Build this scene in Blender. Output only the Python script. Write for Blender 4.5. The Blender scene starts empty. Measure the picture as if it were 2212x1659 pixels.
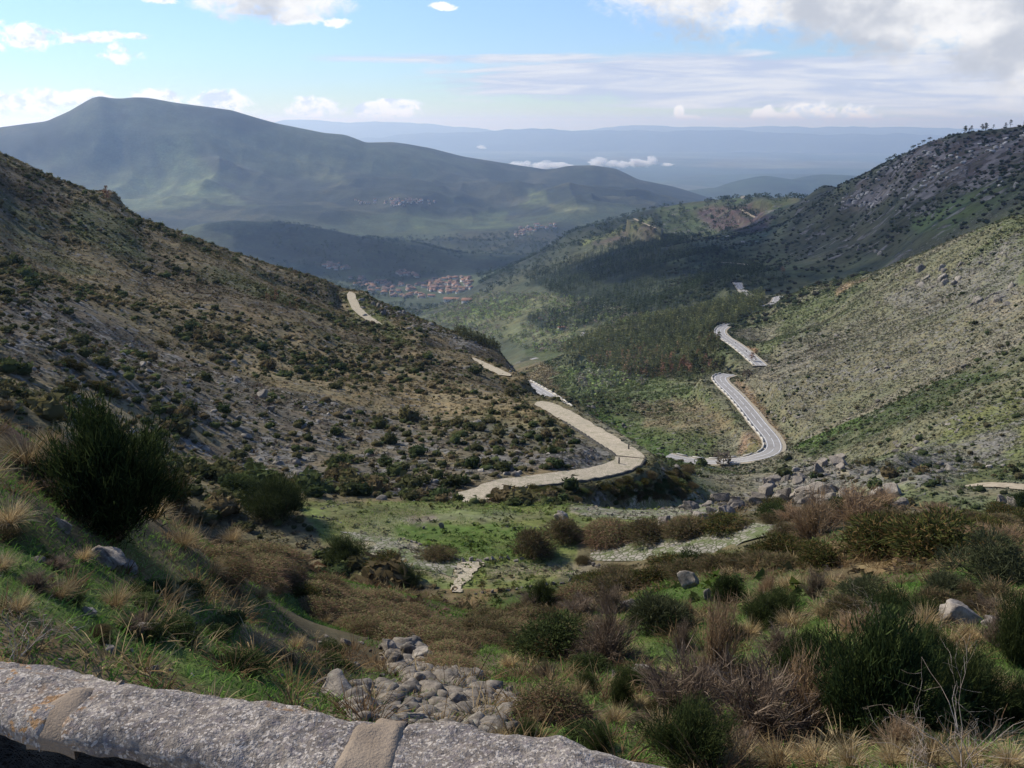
import bpy, math, random
import numpy as np
from mathutils import Vector, Matrix

# ---------------------------------------------------------------- camera, light, exposure
FPX = 2028.0; CX = 1106.0; CY = 829.5; HORIZ = 262.0      # measures of the view, 2212 px wide
PITCH = math.atan((CY - HORIZ) / FPX)
SUN_AZ = math.radians(-58.0)      # left of the view direction
SUN_EL = math.radians(38.0)
sc = bpy.context.scene
COL = sc.collection
cam_d = bpy.data.cameras.new('camera'); cam = bpy.data.objects.new('camera', cam_d); COL.objects.link(cam)
cam_d.sensor_width = 36.0; cam_d.lens = 36.0 * FPX / 2212.0
cam_d.clip_start = 0.05; cam_d.clip_end = 400000.0
cam.location = (0, 0, 0); cam.rotation_euler = (math.pi/2 - PITCH, 0, 0)
sc.camera = cam
sc.view_settings.view_transform = 'Standard'; sc.view_settings.look = 'None'
sc.view_settings.exposure = 0.12; sc.view_settings.gamma = 1.0
sc.cycles.use_denoising = True
sc.cycles.max_bounces = 4; sc.cycles.diffuse_bounces = 2; sc.cycles.volume_bounces = 2
sc.cycles.transparent_max_bounces = 8
sc.cycles.sample_clamp_indirect = 4.0

SUNV = Vector((math.sin(SUN_AZ)*math.cos(SUN_EL), math.cos(SUN_AZ)*math.cos(SUN_EL), math.sin(SUN_EL)))
sun_d = bpy.data.lights.new('sun', 'SUN'); sun = bpy.data.objects.new('sun', sun_d); COL.objects.link(sun)
sun_d.energy = 5.0; sun_d.angle = math.radians(0.5); sun_d.color = (1.0, 0.95, 0.87)
sun.rotation_euler = SUNV.to_track_quat('Z', 'Y').to_euler()

def ray(px, py):
    """horizontal angle and tangent of elevation of the line of sight through a point of the view"""
    dx = (px - CX) / FPX; dv = -(py - CY) / FPX
    y = math.cos(PITCH) + dv*math.sin(PITCH); z = -math.sin(PITCH) + dv*math.cos(PITCH)
    return math.atan2(dx, y), z / math.hypot(dx, y)

# ---------------------------------------------------------------- node helpers
class NT:
    def __init__(s, tree): s.t = tree; s.n = tree.nodes; s.l = tree.links
    def new(s, ty, **kw):
        n = s.n.new(ty)
        for k, v in kw.items(): setattr(n, k, v)
        return n
    def put(s, sock, v):
        if isinstance(v, (int, float)): sock.default_value = v
        elif isinstance(v, tuple): sock.default_value = v if len(v) != 3 or len(sock.default_value) == 3 else v + (1,)
        else: s.l.new(v, sock)
    def m(s, op, a, b=0.0, c=None, clamp=False):
        n = s.new('ShaderNodeMath', operation=op, use_clamp=clamp)
        s.put(n.inputs[0], a); s.put(n.inputs[1], b)
        if c is not None: s.put(n.inputs[2], c)
        return n.outputs[0]
    def mix(s, f, a, b, mode='MIX'):
        n = s.new('ShaderNodeMix', data_type='RGBA', blend_type=mode)
        s.put(n.inputs['Factor'], f); s.put(n.inputs[6], a); s.put(n.inputs[7], b)
        return n.outputs[2]
    def noise(s, vec, scale, detail=4, rough=0.55, dist=0.0):
        n = s.new('ShaderNodeTexNoise'); s.put(n.inputs['Scale'], scale); s.put(n.inputs['Detail'], detail)
        s.put(n.inputs['Roughness'], rough); s.put(n.inputs['Distortion'], dist)
        if vec is not None: s.l.new(vec, n.inputs['Vector'])
        return n.outputs[0]
    def vor(s, vec, scale, feature='F1', out=0):
        n = s.new('ShaderNodeTexVoronoi', feature=feature); s.put(n.inputs['Scale'], scale)
        if vec is not None: s.l.new(vec, n.inputs['Vector'])
        return n.outputs[out]
    def ramp(s, f, lo, hi, a=0.0, b=1.0, smooth=True):
        n = s.new('ShaderNodeMapRange', interpolation_type='SMOOTHSTEP' if smooth else 'LINEAR')
        s.put(n.inputs[0], f); s.put(n.inputs[1], lo); s.put(n.inputs[2], hi); s.put(n.inputs[3], a); s.put(n.inputs[4], b)
        return n.outputs[0]
    def vscale(s, vec, v):
        n = s.new('ShaderNodeMapping'); s.l.new(vec, n.inputs[0]); n.inputs['Scale'].default_value = v
        return n.outputs[0]

# ---------------------------------------------------------------- sky
world = bpy.data.worlds.new("World"); sc.world = world; world.use_nodes = True
world.cycles.sampling_method = 'MANUAL'; world.cycles.sample_map_resolution = 512
wt = NT(world.node_tree); world.node_tree.nodes.clear()
SKY_STR = 0.125
sky = wt.new('ShaderNodeTexSky', sky_type='NISHITA', sun_disc=False)
sky.sun_elevation = SUN_EL; sky.sun_rotation = SUN_AZ
sky.altitude = 300; sky.air_density = 1.0; sky.dust_density = 0.0; sky.ozone_density = 3.0
tc = wt.new('ShaderNodeTexCoord').outputs['Generated']
sx = wt.new('ShaderNodeSeparateXYZ'); wt.l.new(tc, sx.inputs[0])
X, Y, Z = sx.outputs
el = wt.m('MULTIPLY', wt.m('ARCSINE', Z), 57.2958)
az = wt.m('MULTIPLY', wt.m('ARCTAN2', X, Y), 57.2958)
def sky_uv(px, py):
    a, t = ray(px, py); return math.degrees(a), math.degrees(math.atan(t))
n_big = wt.m('SUBTRACT', wt.noise(wt.vscale(tc, (1, 1, 1.6)), 9, 6, 0.6), 0.5)
n_fine = wt.m('SUBTRACT', wt.noise(wt.vscale(tc, (1, 1, 1.5)), 50, 8, 0.68, 0.5), 0.5)
n_streak = wt.m('SUBTRACT', wt.noise(wt.vscale(tc, (1, 1, 13)), 7, 6, 0.6, 0.6), 0.5)
def ell(px, py, wpx, hpx, kb, kf, ks, lo, hi):
    """a cloud lump given by its direction and angular size; edges broken up by noise"""
    u0, v0 = sky_uv(px, py); a = wpx/FPX*57.3; b = hpx/FPX*57.3
    du = wt.m('MULTIPLY', wt.m('SUBTRACT', az, u0), 1/a); dv = wt.m('MULTIPLY', wt.m('SUBTRACT', el, v0), 1/b)
    q = wt.m('SUBTRACT', 1.0, wt.m('ADD', wt.m('MULTIPLY', du, du), wt.m('MULTIPLY', dv, dv)))
    q = wt.m('ADD', q, wt.m('ADD', wt.m('MULTIPLY', n_big, kb), wt.m('ADD', wt.m('MULTIPLY', n_fine, kf), wt.m('MULTIPLY', n_streak, ks))))
    return wt.ramp(q, lo, hi), dv
def fold(items, op='MAXIMUM'):
    r = items[0]
    for i in items[1:]: r = wt.m(op, r, i)
    return r
# thin layered cloud bank
strat = [ell(1620, 172, 700, 54, 1.0, 0.3, 1.8, -0.15, 0.45)[0], ell(2150, 175, 420, 68, 1.0, .3, 1.3, -.15, .45)[0],
         ell(1150, 128, 560, 14, 1.2, .5, 2.6, 0.1, 1.2)[0], ell(1050, 180, 240, 11, 1.2, .5, 2.6, .1, 1.2)[0], ell(1600, 226, 420, 9, 1.0, .4, 2.6, 0, 1)[0],
         ell(1950, 212, 420, 26, 1.0, .4, 2.6, 0, 1)[0]]
f_str = wt.m('MULTIPLY', fold(strat), 0.95)
# heavy cloud, upper right, and the one cut by the top of the view
heavy = [ell(2080, -40, 440, 150, 2.4, 1.6, 0.3, -.2, .7), ell(2280, 60, 250, 130, 2.2, 1.4, .3, -.2, .7), ell(1620, -60, 260, 125, 2.2, 1.6, .3, -.2, .7),
         ell(2190, 150, 120, 40, 2.6, 1.5, .3, 0, 2.0), ell(570, -20, 160, 66, 2.2, 1.6, .4, -.2, .7), ell(1800, -20, 220, 100, 2.2, 1.5, .4, -.2, .7)]
f_hvy = fold([h[0] for h in heavy])
# bright small clouds
W = [(40, 78, 95, 27), (170, 82, 90, 12), (250, 76, 75, 8), (262, 118, 44, 17), (250, 105, 22, 16), (640, 42, 60, 13), (728, 50, 32, 10), (540, 20, 60, 12), (350, 2, 40, 8),
     (40, 222, 90, 17), (165, 216, 60, 12), (340, 212, 45, 12), (475, 224, 52, 20), (20, 270, 50, 8), (685, 235, 55, 17), (800, 243, 28, 12), (850, 236, 62, 15), (960, 14, 30, 8),
     (1650, 249, 24, 13), (1690, 256, 18, 9), (1732, 250, 40, 17), (1785, 248, 38, 19), (1840, 250, 34, 15), (1880, 258, 24, 8), (1950, 262, 22, 5), (1465, 246, 9, 11), (1490, 258, 30, 5), (1560, 264, 50, 4)]
small = [ell(a, b-(3 if b > 200 else 0), c*(1.15 if b > 200 else 1), d*(1.3 if b > 200 else 1), 1.2, 4.6, 0.3, (-0.3 if b > 200 else 0.0), (0.6 if b > 200 else 0.9)) for a, b, c, d in W]
f_sml = fold([s_[0] for s_ in small])
sh = wt.m('ADD', wt.noise(wt.vscale(tc, (1, 1, 1.5)), 60, 5, 0.6), wt.m('MULTIPLY', n_big, 0.6))
c_sml = wt.mix(wt.ramp(sh, 0.34, 0.54), (0.66, 0.76, 0.93), (0.98, 1.01, 1.08))
c_hvy = wt.mix(wt.ramp(wt.m('ADD', wt.noise(wt.vscale(tc, (1, 1, 1.4)), 12, 5, 0.55), wt.m('MULTIPLY', wt.ramp(el, 3.0, 7.0), 0.12)), 0.42, 0.68), (0.53, 0.57, 0.65), (0.92, 0.93, 0.95))
c_str = wt.mix(wt.ramp(n_streak, -0.12, 0.15), (0.52, 0.60, 0.80), (0.74, 0.78, 0.88))
def bg(c, s):
    n = wt.new('ShaderNodeBackground'); wt.put(n.inputs[0], c); n.inputs[1].default_value = s; return n.outputs[0]
def mixs(f, a, b):
    n = wt.new('ShaderNodeMixShader'); wt.put(n.inputs[0], f); wt.l.new(a, n.inputs[1]); wt.l.new(b, n.inputs[2]); return n.outputs[0]
# tint multiplied into the sky colour, dimmer and bluer towards the horizon
o = bg(wt.mix(1.0, sky.outputs[0], wt.mix(wt.ramp(el, -1.0, 9.0), (0.60, 0.73, 0.92), (0.86, 0.92, 1.20)), 'MULTIPLY'), SKY_STR)
o = mixs(wt.m('MULTIPLY', f_str, 1.0), o, bg(c_str, 1.0))
o = mixs(f_sml, o, bg(c_sml, 1.0))
o = mixs(f_hvy, o, bg(c_hvy, 1.0))
wo = wt.new('ShaderNodeOutputWorld'); wt.l.new(o, wo.inputs[0])

# ---------------------------------------------------------------- noise
def hash2(i, j, seed):
    h = (i.astype(np.int64)*374761393 + j.astype(np.int64)*668265263 + seed*2147483647) & 0xFFFFFFFF
    h = ((h ^ (h >> 13)) * 1274126177) & 0xFFFFFFFF
    h = h ^ (h >> 16)
    return (h & 0xFFFF) / 32767.5 - 1.0
def vnoise(x, y, seed=0):
    i = np.floor(x); j = np.floor(y); fx = x-i; fy = y-j
    fx = fx*fx*fx*(fx*(fx*6-15)+10); fy = fy*fy*fy*(fy*(fy*6-15)+10)
    i = i.astype(np.int64); j = j.astype(np.int64)
    return (hash2(i, j, seed)*(1-fx) + hash2(i+1, j, seed)*fx)*(1-fy) + (hash2(i, j+1, seed)*(1-fx) + hash2(i+1, j+1, seed)*fx)*fy
def fbm(x, y, wl, octs=4, seed=0, gain=0.55):
    s = 0.0; a = 1.0; n = 0.0
    for k in range(octs):
        c, d = math.cos(k*1.3+.4), math.sin(k*1.3+.4)
        s = s + a*vnoise((x*c - y*d)/wl + 17.3*k, (x*d + y*c)/wl - 9.1*k, seed+k); n += a; a *= gain; wl *= 0.5
    return s/n
def sstep(a, b, x):
    t = np.clip((x-a)/(b-a), 0, 1); return t*t*(3-2*t)

# ---------------------------------------------------------------- the lie of the land
# visible points: place in the view and ground distance;  hidden points: column, distance, height
V = '''
1700 1655 8;1100 1659 7.5;500 1600 7;0 1500 7;2212 1655 7.5;1900 1600 10;2200 1400 14;1500 1500 12;1500 1350 18;1300 1350 21;1700 1300 21;2200 1200 21;1950 1210 28
1690 1195 34;1200 1330 30;1000 1560 9.5;650 1500 9.5;900 1420 16;300 1460 8.5;0 1350 8.5;240 1150 13;0 1050 12;0 890 15;120 985 16;400 1120 18;600 1215 25;850 1290 31;1000 1340 31;700 1350 18;500 1300 14
1450 1265 34;2100 1130 40;2212 1130 42;1250 1200 72;1800 1130 45
1000 1275 60;1020 1215 67;1000 1100 85;750 1100 84;900 1170 74;1350 1190 71;1690 1143 68;1500 1100 88;1550 1075 94;1750 1085 92;1900 1070 90;1230 1085 91;700 1120 80;1000 1085 90;1850 1110 75;2050 1090 72;680 1075 88
1170 1130 80;1300 1150 78;880 1245 63;750 1190 72;1150 1262 62;1250 1255 62
0 600 190;0 850 85;300 850 130;500 1000 118;800 1050 106;300 650 250;600 800 210;900 900 180;1000 1000 130;600 650 420;900 780 300;400 500 430;0 450 310;400 1015 105;0 730 130;300 750 180;1150 980 145;950 1040 115
0 330 400;50 352 410;100 378 425;190 412 450;240 436 465;300 470 480;400 508 500;500 545 520;600 577 530;700 605 540;780 635 525;860 670 480;930 700 455;1000 722 430;1100 762 400;1150 790 370;1180 815 345;1205 870 260
1500 930 470;1350 960 330;1350 900 520;1300 860 640;1250 830 800;1250 800 900;1450 880 560;1450 1000 300;1550 1020 260;1400 1042 142;1440 1000 200;1480 1045 150;1420 975 260;1600 900 500
2212 1000 200;2000 900 330;1800 930 400;1760 990 235;2212 800 370;2212 700 450;2212 580 560;2212 520 620;2212 455 700;2100 500 730;2000 543 780;1900 585 850;1800 610 900;1720 625 960;1900 700 650;1750 800 530;2000 800 450;2050 650 600;1850 1020 190;2000 1020 170;1950 970 260;1750 720 720;1660 740 760
1640 640 1000;1560 655 1000;1450 680 1020;1350 700 1020;1250 740 1060;1400 780 850;1500 800 760;1450 740 920
2212 272 1500;2100 285 1600;2000 310 1700;1920 348 1850;1850 385 2000;1780 405 2300;1700 420 2600;1600 425 2900;1500 432 3100;1430 447 3300;1380 455 3200;1300 480 3000;1230 505 2900;1150 545 2850;1080 575 2850
2212 430 1050;2212 350 1250;2000 480 1200;2000 400 1450;1850 480 1700;1850 540 1450;1700 500 2100;1900 575 1200;1700 560 1650;1600 500 2400;1600 600 1350;1400 640 1450;1300 690 1350;1200 690 1500;1400 560 1900;1250 600 2000;1150 620 2300;1500 480 2700;1100 660 2100;950 690 2000;1400 500 2500
960 620 3200;700 575 3600;880 600 3400;960 645 2950;900 680 2500;800 640 3050;1040 600 3100;760 600 3400
440 500 4100;500 486 4200;600 482 4200;700 500 4100;750 518 4000;830 545 3850;900 575 3700;620 560 3750
1150 498 5000;600 465 5600;400 450 6000;880 438 6400;1050 470 5900;1250 470 5400;1100 520 4700;1000 540 4400;1350 445 6200;200 445 6000;0 430 6000
300 400 6900;300 300 7600;700 400 6900;500 330 7400;900 380 7400;0 360 7300;1100 400 7900;1200 420 7000;1000 430 6700;1300 400 8000;800 370 7300
0 275 9000;60 267 8900;100 262 8800;150 240 8400;185 218 8200;215 208 8100;240 211 8100;265 213 8100;300 211 8100;380 222 8100;450 231 8100;500 238 8100;560 256 8100;600 267 8100;700 287 8200;745 291 8200;790 308 8400;850 307 8500;930 320 8700;1000 338 8900;1100 354 9000;1180 366 8900;1220 359 8700;1280 357 8600;1330 364 8700;1380 388 8900;1450 402 9300;1500 425 9600
'''
HID = '''
0 40 -22;0 60 -25;0 28 -14;400 60 -35;400 38 -24;200 45 -26;700 50 -30;850 46 -28;1000 46 -29;1200 45 -28;1500 50 -28.5;930 38 -23.2;1700 48 -24;1900 52 -22
1230 280 -100;1190 400 -150;1210 330 -121;1260 255 -94;1310 250 -90;1250 340 -125;1300 120 -52;1500 130 -60;1700 130 -62;1900 120 -52;1600 180 -85;2100 120 -58;2212 110 -55;1850 300 -120;2100 250 -92
0 700 -130;200 800 -180;400 850 -210;700 850 -240;900 800 -240;1050 750 -235;1150 650 -215;1190 450 -150;300 650 -100;600 700 -160;860 600 -150;1000 560 -150;1100 520 -150
0 2000 -430;300 2000 -450;600 2000 -450;900 1500 -400;0 4000 -560;300 3500 -560;600 3000 -550;300 5000 -590;600 5000 -600;0 5000 -585;800 4800 -600;1000 1300 -350;700 1400 -360
2212 850 -102;2100 900 -130;2000 950 -155;1900 1030 -180;1800 1080 -200;1700 1150 -215;1550 1150 -232;1400 1200 -250;1300 1200 -262;1640 1130 -215
2212 2200 -250;2000 2500 -400;1850 2800 -450;1700 3500 -500;1500 4200 -560;1300 3900 -560;1200 3800 -560;1600 5500 -600;2212 4000 -600;1900 6000 -700;1450 6000 -590
0 12000 -900;300 11000 -900;700 11000 -900;1000 11500 -950;1280 11000 -900;1450 11500 -950;1700 9000 -850;2212 8500 -900;1900 12000 -1000;1600 12000 -1000
-700 12 -4.5;-700 60 -22;-700 400 0;-700 1000 -150;-700 3000 -500;-700 8500 0;-700 12000 -900;2900 10 -6.5;2900 60 -26;2900 400 -40;2900 900 60;2900 1600 120;2900 4000 -500;2900 12000 -1000;1106 12500 -1000
'''
RD = {}   # road centre lines: view column, row, distance
RD['cobbled_road'] = [(1000,1086,99),(1050,1062,106),(1100,1046,112),(1170,1037,117),(1250,1027,122),(1300,1018,126),(1336,1009,130),(1357,997,133.5),(1360,984,137.5),(1346,972,142),(1322,958,148),(1290,938,158),(1250,914,171),(1210,890,184),(1165,867,200)]
RD['cobbled_track'] = [(1100,812,262),(1085,806,275),(1050,790,295),(1010,773,312),(975,762,325)]
RD['upper_cobbled_track'] = [(838,718,392),(815,700,405),(788,682,422),(770,665,440),(762,648,468),(756,630,505)]
RD['paved_slope'] = [(1275,1203,71),(1350,1190,71),(1430,1178,71),(1520,1166,70),(1600,1155,70),(1690,1143,69)]
RD['asphalt_road'] = [(1440,985,436),(1500,997,430),(1570,997,425),(1630,988,424),(1668,973,430),(1668,950,445),(1640,915,470),(1612,880,500),(1585,850,530),(1562,828,556),(1556,815,575),(1575,808,596)]
RD['asphalt_upper'] = [(1645,790,620),(1622,770,650),(1595,748,690),(1568,730,740),(1556,718,785),(1562,707,820),(1580,700,850)]
RD['asphalt_lower'] = [(1130,822,660),(1158,838,600),(1190,858,560),(1228,886,520)]
RD['asphalt_far'] = [(1655,662,930),(1675,655,960),(1682,640,1010)]
RD['asphalt_distant'] = [(1625,640,1150),(1605,628,1190),(1592,610,1260)]
RD['asphalt_valley'] = [(1150,774,1160),(1175,777,1150),(1215,777,1150),(1250,772,1170),(1262,750,1220),(1258,735,1270),(1266,718,1330)]
RD['dirt_distant'] = [(1550,566,1650),(1580,568,1640),(1610,571,1620),(1640,577,1590)]
RD['dirt_track'] = [(2100,1046,176),(2160,1048,172),(2215,1052,168),(2300,1060,163)]
RD['hill_track'] = [(-60,424,415),(0,420,420),(60,419,425),(120,415,432),(185,413,440)]
RD['ridge_track'] = [(1600,452,2650),(1615,462,2580),(1640,475,2500)]
RD['green_track'] = [(1370,472,2650),(1390,482,2560),(1415,492,2480)]
WID = dict(cobbled_road=3.8, cobbled_track=3.0, upper_cobbled_track=3.6, paved_slope=5.0, asphalt_road=7.6, asphalt_upper=7.8, asphalt_lower=8.0, asphalt_far=9.0, asphalt_distant=9,
           asphalt_valley=9, dirt_distant=7, dirt_track=5, hill_track=9, ridge_track=9, green_track=7)
pts = []
for tok in V.replace('\n', ';').split(';'):
    if tok.strip():
        a, b, c = map(float, tok.split()); A, T = ray(a, b); pts.append((A, math.log(c), T))
for tok in HID.replace('\n', ';').split(';'):
    if tok.strip():
        a, c, z = map(float, tok.split()); A, T = ray(a, 600); pts.append((A, math.log(c), z/c))
for k, L in RD.items():
    for i, (a, b, c) in enumerate(L):
        A, T = ray(a, b); pts.append((A, math.log(c), T))
# ground at the foot of the wall
for a in (-0.7, -0.35, 0, 0.35, 0.7):
    pts.append((a, math.log(2.2), -4.6/2.2)); pts.append((a, math.log(4.0), -5.1/4.0))
pts = np.array(pts)
AZS = 1.5; BETA = 1.15
Pn = pts[:, :2]*np.array([AZS, 1.0]); Vn = pts[:, 2]
D = np.sqrt(((Pn[:, None]-Pn[None])**2).sum(-1)+1e-9)
n = len(Pn); K = np.zeros((n+1, n+1)); K[:n, :n] = D**BETA - np.eye(n)*0.004; K[:n, n] = 1; K[n, :n] = 1
Wt = np.linalg.solve(K, np.concatenate([Vn, [0]]))
# polar grid: fine inside the field of view, coarser outside
NR = 1150; RMIN, RMAX = 2.2, 12500.0
azs = np.concatenate([np.linspace(-1.15, -0.60, 60, endpoint=False), np.linspace(-0.60, 0.60, 1000), np.linspace(0.60, 1.15, 61)[1:]])
lrs = np.linspace(math.log(RMIN), math.log(RMAX), NR)
ca = np.linspace(-1.15, 1.15, 760); cr = np.linspace(lrs[0], lrs[-1], 420)
G1, G2 = np.meshgrid(ca*AZS, cr); C = np.zeros_like(G1)
for i in range(0, 420, 10):
    d = np.sqrt((G1[i:i+10, :, None]-Pn[:, 0])**2 + (G2[i:i+10, :, None]-Pn[:, 1])**2 + 1e-9)
    C[i:i+10] = (d**BETA) @ Wt[:n] + Wt[n]
def bil(F, u, v):
    """F[row, col] sampled at fractional row v, column u"""
    u = np.clip(u, 0, F.shape[1]-1.0001); v = np.clip(v, 0, F.shape[0]-1.0001)
    i = u.astype(int); j = v.astype(int); a = u-i; b = v-j
    return (F[j, i]*(1-a)+F[j, i+1]*a)*(1-b) + (F[j+1, i]*(1-a)+F[j+1, i+1]*a)*b
AA, LL = np.meshgrid(azs, lrs); RR = np.exp(LL)
TT = bil(C, (AA-ca[0])/(ca[1]-ca[0]), (LL-cr[0])/(cr[1]-cr[0]))
GX = RR*np.sin(AA); GY = RR*np.cos(AA); GZ = TT*RR
def project(x, y, z):
    """where a world point falls in the 2212 px view (used to look regions up, and for sizes)"""
    d = y*math.cos(PITCH) - z*math.sin(PITCH); v = y*math.sin(PITCH) + z*math.cos(PITCH)
    return CX + FPX*x/d, CY - FPX*v/d
# relief: octaves of folds whose size follows the distance
relief = np.zeros_like(GZ)
for k, wl in enumerate([1600, 800, 400, 200, 100, 50, 25, 12, 6, 3, 1.5, 0.7]):
    w = sstep(wl*1.3, wl*3.0, RR) * (1 - sstep(wl*60, wl*140, RR))
    v = vnoise(GX/wl+3.1*k, GY/wl+7.7*k, 40+k)
    if wl >= 100: v = 0.55-np.abs(v)*1.6          # spurs and gullies
    amp = {1600: .030, 800: .036, 400: .036, 200: .028, 100: .022, 50: .025, 25: .03, 12: .04, 6: .05, 3: .05, 1.5: .05, .7: .05}[wl]
    relief += w*v*wl*amp
flat = 1 - 0.8*np.exp(-((RR-80)/20)**2)*sstep(-0.28, -0.2, AA)*(1-sstep(0.30, 0.36, AA))
flat *= 1 + 1.4*sstep(5600, 6300, RR)*(1-sstep(7300, 7900, RR))
flat *= 1 - 0.75*sstep(7500, 8000, RR)
flat *= 1 - 0.8*np.exp(-((AA-0.06)/0.10)**2-((LL-math.log(1000))/0.40)**2)
flat *= 1 - 0.8*np.exp(-((AA-0.045)/0.06)**2-((LL-math.log(320))/0.35)**2)
GZ = GZ + relief*flat
# hold the crests to their measured outlines
def fit_crest(prof, r0, r1, soft=0.12, jag=0.0):
    TG_ = GZ/RR; xs = [ray(p[0], p[1]) for p in prof]; a_ = [q[0] for q in xs]; t_ = [q[1] for q in xs]
    band = (RR > r0) & (RR < r1); cur = np.where(band, TG_, -9).max(0); inside = (azs >= a_[0]) & (azs <= a_[-1])
    edge = sstep(a_[0], a_[0]+.03, azs)*(1-sstep(a_[-1]-.03, a_[-1], azs)); tgt = np.interp(azs, a_, t_)
    dlt = np.where(inside, (tgt-cur)*edge, 0); dlt = np.convolve(np.pad(dlt, 3, 'edge'), np.ones(7)/7, 'valid'); w_ = sstep(math.log(r0)-soft, math.log(r0)+soft, LL)*(1-sstep(math.log(r1)-soft, math.log(r1)+soft*2, LL))
    GZ[:] = GZ+dlt[None]*w_*RR
fit_crest([(-200,300),(0,275),(60,267),(100,262),(150,240),(185,219),(205,209),(220,208),(240,212),(262,213),(290,210),(320,211),(380,222),(450,231),(500,238),(560,256),(600,267),(660,279),(700,287),(745,291),(765,298),(790,308),(850,307),(880,311),(930,320),(1000,338),(1100,354),(1180,366),(1200,364),(1230,358),(1280,357),(1330,364),(1380,388),(1450,402),(1500,415)], 7500, 9800, .08)
fit_crest([(-100,290),(0,330),(50,352),(100,378),(190,412),(240,436),(300,470),(400,508),(500,545),(600,577),(700,605),(780,635),(860,668),(930,700),(1000,722),(1100,764),(1150,795),(1180,820),(1210,872),(1240,915)], 240, 570)
fit_crest([(1640,640),(1720,622),(1800,608),(1900,585),(2000,543),(2100,500),(2212,455),(2400,380)], 600, 1040)
fit_crest([(1780,405),(1850,385),(1920,348),(2000,310),(2060,290),(2100,285),(2212,272),(2400,255)], 1350, 2400)
fit_crest([(1180,525),(1230,503),(1300,480),(1380,458),(1430,447),(1500,436),(1600,427),(1700,421),(1780,404),(1850,386),(1920,350)], 2450, 3700)
_p = [(1070,745),(1092,776),(1112,798),(1125,814),(1140,833),(1158,848),(1190,870),(1228,898),(1260,927),(1300,950),(1330,965)]; _a = [ray(*q)[0] for q in _p]; _t = np.interp(AA, _a, [ray(*q)[1] for q in _p])
_rm = np.interp(AA, _a, [660, 660, 660, 650, 630, 588, 548, 512, 505, 505, 505]); _m = (RR > 215) & (RR < _rm) & (AA > _a[0]) & (AA < _a[-1]); GZ = np.where(_m, np.minimum(GZ, _t*RR-.6), GZ)
def catmull(P3, step):
    P3 = [np.array(p, float) for p in P3]; Q = [2*P3[0]-P3[1]] + P3 + [2*P3[-1]-P3[-2]]; out = []
    for i in range(1, len(Q)-2):
        m = max(2, int(np.linalg.norm(Q[i+1]-Q[i])/step))
        for k in range(m):
            t = k/m
            out.append(0.5*((2*Q[i]) + (-Q[i-1]+Q[i+1])*t + (2*Q[i-1]-5*Q[i]+4*Q[i+1]-Q[i+2])*t*t + (-Q[i-1]+3*Q[i]-3*Q[i+1]+Q[i+2])*t**3))
    out.append(Q[-2]); return np.array(out)
LINES = {}
for k, L in RD.items():
    P3 = []
    for a, b, c in L:
        A, T = ray(a, b); P3.append((c*math.sin(A), c*math.cos(A), c*T))
    step = max(0.8, L[0][2]*0.006)
    ln = catmull(P3, step)
    for _ in range(6): ln[1:-1, 2] = (ln[:-2, 2]+2*ln[1:-1, 2]+ln[2:, 2])/4
    LINES[k] = ln
    w = WID[k]*0.5
    bb = (GX > ln[:, 0].min()-5*w-4) & (GX < ln[:, 0].max()+5*w+4) & (GY > ln[:, 1].min()-5*w-4) & (GY < ln[:, 1].max()+5*w+4)
    ii = np.nonzero(bb)
    gx = GX[ii]; gy = GY[ii]; best = np.full(gx.shape, 1e9); ws = np.full(gx.shape, 1e-12); bz = np.zeros_like(best)
    for p in ln:
        d = np.hypot(gx-p[0], gy-p[1]); best = np.minimum(best, d); q = 1/(d*d+w*w*0.3)**3; ws += q; bz += q*p[2]
    bz = bz/ws
    rr = RR[ii]*0.009
    f = 1 - sstep(w*1.25+rr, w*1.9+rr*2+1.0, best)
    GZ[ii] = GZ[ii]*(1-f) + (bz-0.05-0.0012*np.maximum(RR[ii]-70, 0))*f
TG = GZ/RR
daz = lambda A: np.interp(A, azs, np.arange(len(azs)))
def H(x, y):
    x = np.asarray(x, float); y = np.asarray(y, float)
    A = np.arctan2(x, y); L = np.log(np.maximum(np.hypot(x, y), RMIN))
    return bil(GZ, daz(A), (L-lrs[0])/(lrs[1]-lrs[0]))
def P(px, py, rmin=3.0):
    A, T = ray(px, py); u = float(daz(A)); i = int(u); a = u-i
    col = TG[:, i]*(1-a)+TG[:, i+1]*a
    k0 = int((math.log(rmin)-lrs[0])/(lrs[1]-lrs[0]))
    kk = np.nonzero(col[k0:] >= T)[0]
    if len(kk) == 0: return None
    k = kk[0]+k0
    if k > 0:
        f = (T-col[k-1])/(col[k]-col[k-1]+1e-12); f = min(max(f, 0), 1); lr = lrs[k-1]+f*(lrs[k]-lrs[k-1])
    else: lr = lrs[0]
    r = math.exp(lr); x, y = r*math.sin(A), r*math.cos(A)
    return Vector((x, y, float(H(x, y))))

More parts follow.
